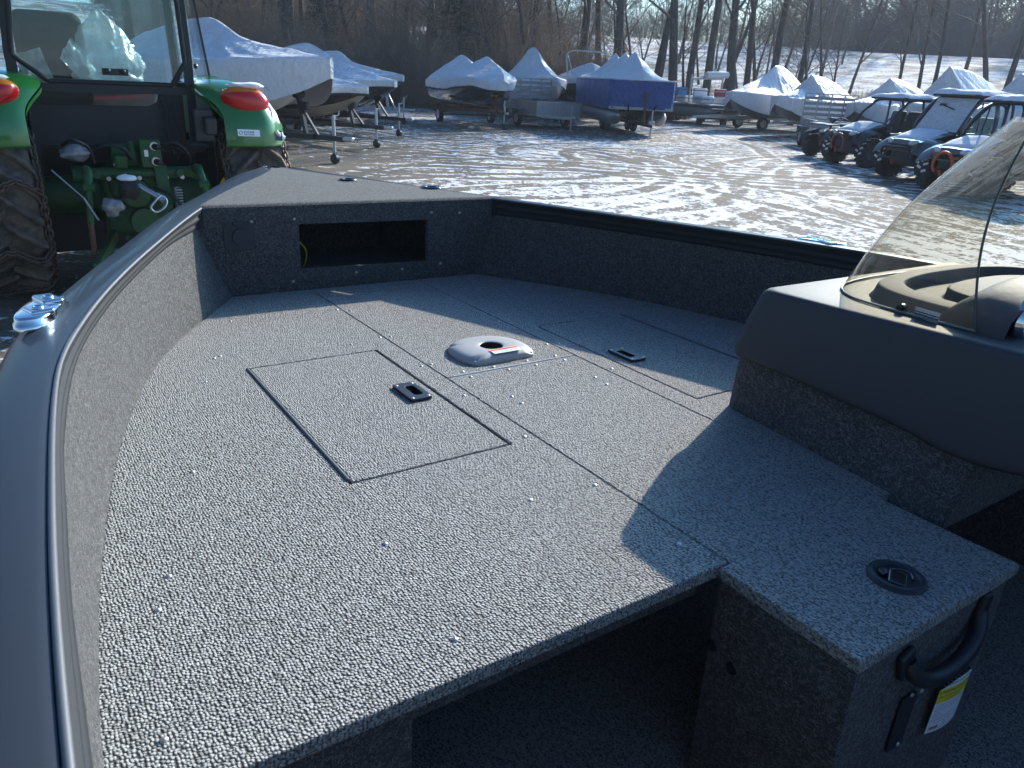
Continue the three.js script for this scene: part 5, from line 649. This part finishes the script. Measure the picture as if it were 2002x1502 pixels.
function sideBySide(x, z, phi, label, o) {
  const t = thing('side_by_side', label, 'utility vehicle', [x, 0, z], phi, 'side by side machines parked in a row'), { body, accent, roofY = 1.93, cab = false, k = 1 } = o, W = 0.76;
  const wb = 1.02; for (const s of [-1, 1]) for (const zz of [-wb, wb]) offroadWheel(t, s * 0.66, zz, k);
  const hoodY = (xx, zz) => mix(1.17, 0.93, sstep(0.55, 1.5, zz)) - 0.10 * Math.pow(Math.abs(xx) / W, 2.5);
  add('hood', [sheet(range(0, 1, 14).map((i) => { const zz = mix(0.48, 1.42, i), w = mix(0.66, 0.5, sstep(0.6, 1.42, zz)); return range(-1, 1, 14).map((j) => V(j * w, hoodY(j * w, zz), zz)); })), sheet([range(-1, 1, 14).map((j) => V(j * 0.5, hoodY(j * 0.5, 1.42), 1.42)), range(-1, 1, 14).map((j) => V(j * 0.52, 0.84, 1.47)), range(-1, 1, 14).map((j) => V(j * 0.45, 0.66, 1.44))])], body, t);
  for (const s of [-1, 1]) { add('front_fender', sheet(range(0, 1, 14).map((i) => { const a = mix(0.35, 2.55, i); return [V(s * 0.46, 0.44 + Math.sin(a) * 0.56, wb + Math.cos(a) * 0.56), V(s * 0.66, 0.42 + Math.sin(a) * 0.55, wb + Math.cos(a) * 0.55), V(s * 0.80, 0.38 + Math.sin(a) * 0.52, wb + Math.cos(a) * 0.53)]; })), body, t); add('rear_fender', [sheet(range(0, 1, 14).map((i) => { const a = mix(0.5, 2.7, i); return [V(s * 0.46, 0.46 + Math.sin(a) * 0.56, -wb + Math.cos(a) * 0.56), V(s * 0.79, 0.40 + Math.sin(a) * 0.53, -wb + Math.cos(a) * 0.53)]; }))], body, t);
    add('headlight', place(new THREE.SphereGeometry(0.11, 16, 10).scale(1.2, 0.55, 0.5), s * 0.36, 0.88, 1.44, 0, s * 0.35, s * 0.15), phys(rgb(0.5, 0.55, 0.6), 0.08, { clearcoat: 1 }), t); add('side_panel', [bx(0.06, 0.42, 1.0, s * 0.70, 0.72, 0.0, 0, 0, 0, 0.025), bx(0.1, 0.1, 1.1, s * 0.68, 0.42, 0.0, 0, 0, 0, 0.03)], body, t);
    add('suspension_arm', [bar(V(s * 0.2, 0.42, wb + 0.1), V(s * 0.58, 0.36, wb), 0.05, 0.05), bar(V(s * 0.2, 0.42, -wb), V(s * 0.58, 0.36, -wb), 0.05, 0.05)], accent, t); add('shock', [tube(range(0, 1, 40).map((u) => V(s * mix(0.50, 0.32, u) + 0.045 * Math.cos(u * 50), mix(0.45, 0.92, u), wb + 0.05 + 0.045 * Math.sin(u * 50))), 0.014, 160, 5)], accent, t); }
  add('chassis', [bx(0.8, 0.18, 2.7, 0, 0.42, 0, 0, 0, 0, 0.05), bx(0.7, 0.3, 0.35, 0, 0.6, 1.2, 0, 0, 0, 0.05), bx(1.2, 0.12, 0.9, 0, 0.62, 0.1, 0, 0, 0, 0.03)], M.utvBlack, t);
  add('grille', [bx(0.62, 0.14, 0.05, 0, 0.76, 1.47, -0.1, 0, 0, 0.02), ...range(-0.26, 0.26, 6).map((xx) => bx(0.015, 0.11, 0.06, xx, 0.76, 1.475, -0.1, 0, 0))], M.utvBlack, t);
  add('bumper', o.ring ? [tube(range(-0.5, 3.64, 20).map((a) => V(Math.cos(a) * 0.24, 0.60 + Math.sin(a) * 0.25, 1.60)), 0.032, 50, 8), bar(V(-0.2, 0.46, 1.6), V(-0.3, 0.5, 1.2), 0.05, 0.05), bar(V(0.2, 0.46, 1.6), V(0.3, 0.5, 1.2), 0.05, 0.05), bar(V(-0.2, 0.74, 1.58), V(-0.45, 0.82, 1.15), 0.04, 0.04), bar(V(0.2, 0.74, 1.58), V(0.45, 0.82, 1.15), 0.04, 0.04)] : [tube([[-0.5, 0.5, 1.35], [-0.46, 0.5, 1.6], [0, 0.5, 1.66], [0.46, 0.5, 1.6], [0.5, 0.5, 1.35]], 0.035, 40, 8), tube([[-0.42, 0.5, 1.6], [-0.4, 0.72, 1.6], [0, 0.76, 1.64], [0.4, 0.72, 1.6], [0.42, 0.5, 1.6]], 0.028, 40, 8)], o.ring ? accent : M.utvBlack, t);
  add('tow_hook', [bx(0.06, 0.14, 0.03, 0.0, 0.42, 1.62, 0.3, 0, 0, 0.01)], accent, t);
  const A = (s) => [V(s * 0.66, 1.12, 0.52), V(s * 0.60, roofY - 0.06, -0.02)], fr = [];
  for (const s of [-1, 1]) { fr.push(tube([A(s)[0], V(s * 0.64, 1.45, 0.32), V(s * 0.615, roofY - 0.14, 0.06), A(s)[1], V(s * 0.6, roofY, -0.3), V(s * 0.6, roofY, -0.95), V(s * 0.62, roofY - 0.12, -1.08), V(s * 0.68, 1.0, -1.12)], 0.034, 60, 8), tube([V(s * 0.60, roofY - 0.01, -0.55), V(s * 0.66, 1.3, -0.62), V(s * 0.68, 0.7, -0.6)], 0.032, 20, 8)); }
  fr.push(rod(V(-0.6, roofY, -0.1), V(0.6, roofY, -0.1), 0.032), rod(V(-0.6, roofY, -0.95), V(0.6, roofY, -0.95), 0.032), rod(V(-0.66, 1.13, 0.52), V(0.66, 1.13, 0.52), 0.03)); add('roll_cage', fr, M.utvBlack, t);
  add('roof', [bx(1.34, 0.07, 1.28, 0, roofY + 0.045, -0.5, 0.02, 0, 0, 0.03)], M.utvBlack, t); add('roof_snow', snowSheet(-0.68, 0.68, -1.14, 0.14, () => roofY + 0.06, o.seed, 0.11), M.snow, t);
  add('windshield', [sheet([[V(-0.62, 1.14, 0.52), V(0.62, 1.14, 0.52)], [V(-0.57, roofY - 0.03, 0.0), V(0.57, roofY - 0.03, 0.0)]])], o.frost ? std(rgb(1, 1, 1), 0.85, 0, { map: dirtMap(0.58, 0.6, 0.63, 0.28, 14, o.seed) }) : M.clearGlass, t);
  if (o.frost) add('wiper', [rod(V(-0.25, 1.74, 0.145), V(0.12, 1.66, 0.2), 0.014), bx(0.16, 0.05, 0.05, -0.28, 1.76, 0.14)], M.utvBlack, t);
  for (const s of [-1, 1]) { add('seat', [bx(0.5, 0.14, 0.5, s * 0.3, 0.86, -0.35, 0, 0, 0, 0.05), bx(0.48, 0.62, 0.14, s * 0.3, 1.2, -0.66, -0.14, 0, 0, 0.06)], M.utvBlack, t); }
  add('steering_wheel', [place(new THREE.TorusGeometry(0.17, 0.018, 8, 26), 0.3, 1.22, 0.12, -0.6, 0, 0), rod(V(0.3, 1.0, 0.4), V(0.3, 1.22, 0.12), 0.025)], M.utvBlack, t); add('dashboard', [bx(1.2, 0.26, 0.2, 0, 1.02, 0.42, 0, 0, 0, 0.06)], M.utvBlack, t);
  if (cab) for (const s of [-1, 1]) { const d = add('door', [bx(0.05, 0.55, 1.02, s * 0.70, 0.88, -0.06, 0, 0, 0, 0.02), tube([V(s * 0.69, 1.14, 0.44), V(s * 0.65, roofY - 0.1, 0.0), V(s * 0.64, roofY - 0.08, -0.54), V(s * 0.69, 1.14, -0.56)], 0.04, 40, 8, true)], body, t); add('door_window', sheet([[V(s * 0.69, 1.15, 0.42), V(s * 0.69, 1.15, -0.54)], [V(s * 0.645, roofY - 0.1, 0.0), V(s * 0.64, roofY - 0.1, -0.52)]]), M.clearGlass, d); add('window_divider', rod(V(s * 0.69, 1.15, -0.05), V(s * 0.645, roofY - 0.1, -0.08), 0.018), M.utvBlack, d); }
  add('rear_window', sheet([[V(-0.62, 1.15, -1.1), V(0.62, 1.15, -1.1)], [V(-0.58, roofY - 0.05, -1.0), V(0.58, roofY - 0.05, -1.0)]]), M.clearGlass, t);
  add('cargo_box', [bx(1.36, 0.06, 0.8, 0, 0.93, -1.35), bx(1.36, 0.3, 0.05, 0, 1.08, -1.75), bx(0.05, 0.3, 0.8, 0.66, 1.08, -1.35), bx(0.05, 0.3, 0.8, -0.66, 1.08, -1.35)], M.utvBlack, t);
  add('hood_snow', snowSheet(-0.5, 0.5, 0.56, 1.30, hoodY, o.seed + 3, 0.04), M.snow, t);
  if (o.marker) add('side_marker', bx(0.02, 0.10, 0.06, 0.82, 0.82, 0.85, 0, 0, 0.2, 0.008), M.amberLens, t);
  return t;
}
sideBySide(10.35, -22.75, -1.22, 'black side by side with red trim and snowy roof, farther behind the grey cab one', { body: M.utvBlack, accent: M.utvRed, ring: true, seed: 5, roofY: 1.8 });
sideBySide(10.5, -19.55, -1.22, 'grey side by side with full cab and frosted windshield', { body: M.utvGrey, accent: M.utvRed, cab: true, frost: true, seed: 15, roofY: 1.95, k: 1.04, marker: true });
sideBySide(10.3, -16.9, -1.22, 'grey side by side with orange ring bumper and orange springs', { body: M.utvGrey, accent: M.orange, ring: true, seed: 25, cab: true, roofY: 1.86, k: 1.06 });
{
  const t = thing('quad_bike', 'black snow-dusted quad bike beside the red side by side', 'quad bike', [10.0, 0, -25.0], -1.22);
  for (const s of [-1, 1]) for (const zz of [-0.62, 0.62]) offroadWheel(t, s * 0.46, zz, 0.84, false);
  add('body', [sheet(range(0, 1, 16).map((i) => { const z = mix(0.95, -0.95, i), y = 0.80 + 0.13 * Math.exp(-Math.pow((z - 0.2) / 0.25, 2)) + 0.02 * Math.cos(z * 5); return range(-1, 1, 12).map((j) => V(j * mix(0.5, 0.2, Math.exp(-Math.pow(z / 0.3, 2))), y - 0.12 * Math.pow(Math.abs(j), 3), z)); })), bx(0.4, 0.35, 1.2, 0, 0.55, 0, 0, 0, 0, 0.08)], M.utvBlack, t);
  for (const s of [-1, 1]) add('mudguard', sheet(range(0.3, 2.8, 14).map((a) => [V(s * 0.26, 0.4 + Math.sin(a) * 0.45, 0.62 + Math.cos(a) * 0.46), V(s * 0.62, 0.36 + Math.sin(a) * 0.43, 0.62 + Math.cos(a) * 0.44)])), M.utvBlack, t);
  add('seat', bx(0.32, 0.14, 0.7, 0, 0.93, -0.25, 0, 0, 0, 0.06), M.utvBlack, t); add('handlebar', [tube([[-0.42, 1.14, 0.2], [-0.2, 1.18, 0.3], [0, 1.1, 0.36], [0.2, 1.18, 0.3], [0.42, 1.14, 0.2]], 0.018, 30, 6), rod(V(0, 0.85, 0.45), V(0, 1.1, 0.36), 0.03), bx(0.2, 0.12, 0.1, 0, 1.12, 0.4, 0, 0, 0, 0.03)], M.utvBlack, t); add('front_rack', [0.5, 0.66, 0.82, 0.96].map((z) => rod(V(-0.42, 0.98, z), V(0.42, 0.98, z), 0.014)).concat([rod(V(-0.42, 0.98, 0.48), V(-0.42, 0.98, 0.98), 0.016), rod(V(0.42, 0.98, 0.48), V(0.42, 0.98, 0.98), 0.016)]), M.utvBlack, t);
  add('snow', [snowSheet(-0.4, 0.4, 0.5, 0.96, () => 0.99, 9, 0.03), snowSheet(-0.15, 0.15, -0.55, 0.08, () => 1.0, 12, 0.02)], M.snow, t); add('headlight', [bx(0.16, 0.1, 0.05, -0.26, 0.8, 0.96, 0, -0.3, 0, 0.03), bx(0.16, 0.1, 0.05, 0.26, 0.8, 0.96, 0, 0.3, 0, 0.03)], M.steel, t); add('tow_strap', bx(0.05, 0.2, 0.03, 0.2, 0.46, 0.9, 0, 0, 0.2, 0.01), M.orange, t);
}
// ---------------------------------------------------------------- leafless woods
function Twigs() { const P = [], N = [], I = []; return {
  limb(a, b, ra, rb, seg) { const d = V().subVectors(b, a).normalize(), u = Math.abs(d.y) > 0.9 ? V(1, 0, 0) : V(0, 1, 0), s = V().crossVectors(d, u).normalize(), t = V().crossVectors(d, s), k = P.length / 3; for (const [c, r] of [[a, ra], [b, rb]]) for (let i = 0; i < seg; i++) { const q = i / seg * 6.2832, nx = s.x * Math.cos(q) + t.x * Math.sin(q), ny = s.y * Math.cos(q) + t.y * Math.sin(q), nz = s.z * Math.cos(q) + t.z * Math.sin(q); P.push(c.x + nx * r, c.y + ny * r, c.z + nz * r); N.push(nx, ny, nz); } for (let i = 0; i < seg; i++) { const j = (i + 1) % seg; I.push(k + i, k + j, k + seg + i, k + j, k + seg + j, k + seg + i); } },
  geo() { const g = new THREE.BufferGeometry(); g.setAttribute('position', new THREE.Float32BufferAttribute(P, 3)); g.setAttribute('normal', new THREE.Float32BufferAttribute(N, 3)); const uv = new Float32Array(P.length / 3 * 2); for (let i = 0; i < uv.length / 2; i++) { uv[2 * i] = (P[3 * i] + P[3 * i + 2]) * 1.1; uv[2 * i + 1] = P[3 * i + 1] * 0.25; } g.setAttribute('uv', new THREE.BufferAttribute(uv, 2)); g.setIndex(I); return g; } }; }
function growTree(seed, H, r0, { lean = 0, first = 0.3, n1 = 12, n2 = 5, n3 = 4, n4 = 3, droop = 0, twig = 0.009, up = 0.55 } = {}) {
  const R = rng(seed), trunk = Twigs(), crown = Twigs(), rv = (k) => V((R() - 0.5) * k, (R() - 0.5) * k, (R() - 0.5) * k);
  const path = (start, dir, len, ra, rb, n, seg, tw, wob) => { const out = [start.clone()]; let p = start.clone(), d = dir.clone(); for (let i = 0; i < n; i++) { d.add(rv(wob)).normalize(); const q = p.clone().addScaledVector(d, len / n); tw.limb(p, q, mix(ra, rb, i / n), mix(ra, rb, (i + 1) / n), seg); p = q; out.push(q.clone()); } return out; };
  const at = (pts, t) => { const x = t * (pts.length - 1), i = Math.min(pts.length - 2, Math.floor(x)); return [pts[i].clone().lerp(pts[i + 1], x - i), V().subVectors(pts[i + 1], pts[i]).normalize()]; };
  const a0 = R() * 6.28, tr = path(V(0, -0.15, 0), V(Math.cos(a0) * lean, 1, Math.sin(a0) * lean).normalize(), H, r0, r0 * 0.12, 10, 8, trunk, 0.13);
  const side = (d, k) => { const x = rv(2); x.addScaledVector(d, -x.dot(d)).normalize(); return d.clone().multiplyScalar(k).add(x).add(V(0, up - droop, 0)).normalize(); };
  for (let i = 0; i < n1; i++) { const t = first + (0.98 - first) * (i + R()) / n1, [p, d] = at(tr, t), L1 = H * mix(0.42, 0.14, t) * (0.7 + 0.6 * R()), r1 = r0 * mix(0.45, 0.16, t) * (0.7 + 0.5 * R()), b1 = path(p, side(d, 0.35), L1, r1, r1 * 0.25, 5, 5, crown, 0.28);
    for (let j = 0; j < n2; j++) { const [p2, d2] = at(b1, 0.25 + 0.75 * (j + R()) / n2), L2 = L1 * (0.3 + 0.3 * R()), r2 = Math.max(twig * 1.6, r1 * 0.4), b2 = path(p2, side(d2, 0.7), L2, r2, twig, 3, 4, crown, 0.3);
      for (let k = 0; k < n3; k++) { const [p3, d3] = at(b2, 0.2 + 0.8 * (k + R()) / n3), b3 = path(p3, side(d3, 0.8), L2 * (0.35 + 0.3 * R()), twig * 1.2, twig * 0.6, 2, 3, crown, 0.3);
        for (let m = 0; m < n4; m++) { const [p4, d4] = at(b3, 0.2 + 0.8 * (m + R()) / n4); path(p4, side(d4, 0.9), L2 * 0.22 * (0.6 + 0.8 * R()), twig * 0.8, twig * 0.4, 1, 3, crown, 0.3); } } } }
  return { trunk: trunk.geo(), crown: crown.geo() };
}
function growShrub(seed, H, n, twig = 0.007) { const R = rng(seed), tw = Twigs(); for (let i = 0; i < n; i++) { const a = R() * 6.28, rr = R() * 0.5, L = H * (0.5 + 0.6 * R()); let p = V(Math.cos(a) * rr, -0.05, Math.sin(a) * rr), d = V(Math.cos(a) * 0.45 * R(), 1, Math.sin(a) * 0.45 * R()).normalize(); for (let k = 0; k < 4; k++) { d.add(V((R() - 0.5) * 0.5, (R() - 0.35) * 0.3, (R() - 0.5) * 0.5)).normalize(); const q = p.clone().addScaledVector(d, L / 4); tw.limb(p, q, twig * (2 - k * 0.4), twig * (1.6 - k * 0.4), 3); for (let m = 0; m < 4; m++) { const e = V(R() - 0.5, R() * 0.7, R() - 0.5).normalize(), s = p.clone().lerp(q, R()), f = s.clone().addScaledVector(e, L * (0.1 + 0.16 * R())); tw.limb(s, f, twig, twig * 0.5, 3); const g = s.clone().lerp(f, 0.5); tw.limb(g, g.clone().addScaledVector(V(R() - 0.5, R() * 0.6, R() - 0.5).normalize(), L * 0.1), twig * 0.7, twig * 0.4, 3); } p = q; } } return tw.geo(); }
const bare = [growTree(1, 15, 0.26, { lean: 0.05 }), growTree(2, 17, 0.22, { lean: 0.12, first: 0.35 }), growTree(3, 13, 0.17, { lean: 0.2, n1: 14 }), growTree(4, 16, 0.30, { lean: 0.04, n1: 14, n2: 6 }), growTree(5, 11, 0.13, { lean: 0.25, first: 0.2, n1: 13 }), growTree(6, 14, 0.2, { lean: 0.1, first: 0.25, n1: 14, droop: 0.3 })];
const dense = [growTree(11, 15, 0.2, { first: 0.12, n1: 20, n2: 6, n3: 4, n4: 3, twig: 0.016, droop: 0.25 }), growTree(12, 17, 0.22, { first: 0.15, n1: 22, n2: 6, n3: 4, n4: 3, twig: 0.018, up: 0.4 }), growTree(13, 14, 0.18, { first: 0.1, n1: 20, n2: 6, n3: 4, n4: 3, twig: 0.016, droop: 0.4 })];
const shrubs = [growShrub(21, 2.4, 26), growShrub(22, 3.2, 22), growShrub(23, 1.6, 30)];
const onView = (px, d) => { const x = (px - 1001) / 1450; return [x * d * 1.02, -d]; }; // x offset across the view at a given distance
const RT = rng(404);
function plantTree(name, kind, label, group, x, z, s, turn, mat = M.bark) {
  const t = thing(name, label, 'tree', [x, hill(x, z), z], turn, group); t.scale.setScalar(s); add('trunk', kind.trunk, mat, t); add('crown', kind.crown, M.twig, t); return t;
}
// trees along the edge of the lot, each with its own stance
const edgeL = 'bare tree in the thicket behind the stored boats';
for (let i = 0; i < 44; i++) { const u = i / 44, px = mix(380, 1010, u) + (RT() - 0.5) * 40, d = 46 + RT() * 24, [x, z] = onView(px, d); plantTree('bare_tree', bare[Math.floor(RT() * 6)], edgeL, 'trees in the thicket', x, z, 0.75 + RT() * 0.5, RT() * 6.28, RT() < 0.3 ? M.barkPale : M.bark); }
const ordinals = ['first', 'second', 'third', 'fourth', 'fifth', 'sixth', 'seventh', 'eighth', 'ninth', 'tenth', 'eleventh', 'twelfth', 'thirteenth', 'fourteenth', 'fifteenth'];
for (const [i, [px, d, k, s, a]] of [[1005, 52, 0, 1.1, 1], [1045, 60, 1, 1.1, 2.4], [1085, 50, 3, 1.1, 4], [1128, 56, 1, 1.2, 0.5], [1152, 47, 3, 1.05, 3.3], [1185, 62, 2, 1.1, 1.7], [1222, 50, 1, 1.15, 5.2], [1262, 47, 3, 1.05, 2.0], [1290, 55, 0, 1.1, 0.3], [1315, 47, 1, 1.2, 3.0], [1338, 60, 2, 1.1, 4.4], [1365, 50, 3, 1.1, 1.1], [1392, 52, 1, 1.1, 0.2], [1432, 49, 1, 1.2, 5.9], [1476, 48, 2, 1.25, 5.5]].entries()) { const [x, z] = onView(px, d); plantTree('bare_tree', bare[k], ordinals[i] + ' tall bare tree counting right from the high-peaked white cover', 'trees between the blue cover and the rise', x, z, s, a); }
for (const [i, [px, d, k, s, a]] of [[1570, 70, 4, 1.1, 3], [1652, 62, 4, 1.2, 5.4], [1690, 64, 4, 1.3, 5.6], [1715, 60, 2, 1.1, 5.5], [1760, 72, 5, 1.0, 2], [1822, 58, 2, 1.3, 0.4], [1842, 58, 1, 1.1, 5.4], [1958, 66, 4, 1.2, 1.2]].entries()) { const [x, z] = onView(px, d); plantTree('bare_tree', bare[k], ordinals[i] + ' bare slim tree from the left at the foot of the snowy rise', 'slim trees at the foot of the rise', x, z, s, a); }
for (let i = 0; i < 46; i++) { const px = mix(900, 1560, (i + RT()) / 46), d = 46 + RT() * 42, [x, z] = onView(px, d); plantTree('slender_tree', bare[[2, 4, 5][Math.floor(RT() * 3)]], 'slender sapling among the trees behind the centre boats', 'saplings behind the centre boats', x, z, 0.5 + RT() * 0.4, RT() * 6.28); }
// far woods on top of the rise
for (let i = 0; i < 150; i++) { const px = mix(330, 2250, i / 150) + (RT() - 0.5) * 30, d = 126 + (i % 3) * 12 + RT() * 9, [x, z] = onView(px, d), low = mix(1, 0.42, sstep(820, 980, px) * sstep(1520, 1380, px)); plantTree('far_tree', dense[Math.floor(RT() * 3)], 'leafless tree in the dark woods along the top of the rise', 'woods along the top of the rise', x, z, (1.0 + RT() * 0.5) * low, RT() * 6.28, M.bark); }
// evergreens in the thicket
for (const [px, d, h] of [[640, 54, 7.5], [880, 50, 9.5], [905, 56, 11], [565, 60, 8]]) {
  const [x, z] = onView(px, d), t = thing('evergreen_tree', px === 640 ? 'dark bushy evergreen in the thicket above the black hulled boats' : px === 565 ? 'dark evergreen in the thicket above the tan boat' : px === 880 ? 'dark evergreen behind the lumpy covered boat, nearer of two' : 'dark evergreen behind the lumpy covered boat, farther of two', 'tree', [x, hill(x, z), z], px, 'evergreens in the thicket'); const R = rng(px), tw = Twigs(), nd = Twigs(); tw.limb(V(0, -0.1, 0), V(0, h, 0), 0.16, 0.02, 7);
  for (let i = 0; i < 150; i++) { const y = h * (0.06 + 0.92 * Math.pow(i / 150, 1.1)), a = i * 2.4, L = (h - y) * 0.26 + 0.35, e = V(Math.cos(a) * L, -0.12 * L + R() * 0.2, Math.sin(a) * L), s = V(0, y, 0), f = s.clone().add(e); tw.limb(s, f, 0.02, 0.008, 3); for (let k = 0; k < 26; k++) { const q = s.clone().lerp(f, 0.2 + 0.8 * R()), g = q.clone().add(V((R() - 0.5) * 0.5, (R() - 0.7) * 0.3, (R() - 0.5) * 0.5)); nd.limb(q, g, 0.028, 0.008, 3); } }
  add('trunk', tw.geo(), M.bark, t); add('crown', nd.geo(), M.needle, t);
}
// brush along the edges: one tangled mass
{
  const put = (name, geo, n, mat, f, label) => { const m = new THREE.InstancedMesh(geo, mat, n), q = new THREE.Quaternion(), o = new THREE.Matrix4(); for (let i = 0; i < n; i++) { const [x, z, s] = f(i); q.setFromAxisAngle(V(0, 1, 0), RT() * 6.28); m.setMatrixAt(i, o.compose(V(x, hill(x, z), z), q, V(s, s * (0.7 + 0.6 * RT()), s))); } m.name = numbered(name); m.userData = { kind: 'stuff', label, category: 'brush' }; m.castShadow = m.receiveShadow = true; scene.add(m); };
  put('thicket_brush', shrubs[0], 260, M.brush, () => { const px = mix(300, 1130, RT()), d = 43 + Math.pow(RT(), 1.4) * 26; return [...onView(px, d), 0.9 + RT() * 0.9]; }, 'tangled brown brush in the thicket behind the boats');
  put('tall_brush', shrubs[1], 170, M.brush, () => { const px = mix(300, 1060, RT()), d = 48 + RT() * 30; return [...onView(px, d), 1.2 + RT() * 1.2]; }, 'tall brown saplings standing in the thicket');
  put('low_brush', shrubs[2], 170, M.brush, () => { const px = mix(1100, 2050, RT()), d = 48 + RT() * 14; return [...onView(px, d), 0.5 + RT() * 0.6]; }, 'low brown brush at the foot of the snowy rise');
  put('far_understory', shrubs[1], 420, M.twig, (i) => { const px = mix(250, 2300, i / 420), d = 124 + RT() * 30, low = mix(1, 0.42, sstep(820, 980, px) * sstep(1520, 1380, px)); return [...onView(px, d), (2.0 + RT() * 1.6) * low]; }, 'dark understory of the far woods');
}
{ const [x, z] = onView(1515, 74), p = thing('utility_pole', 'pale pole standing in the snowy field before the far woods', 'pole', [x, hill(x, z), z]); add('pole', rod(V(0, -0.2, 0), V(0.3, 9, 0), 0.13, 0.09, 10), M.barkPale, p); add('crossarm', bar(V(-0.8, 8.6, 0), V(1.4, 8.6, 0), 0.1, 0.12), M.barkPale, p); }
renderer.render(scene, camera);
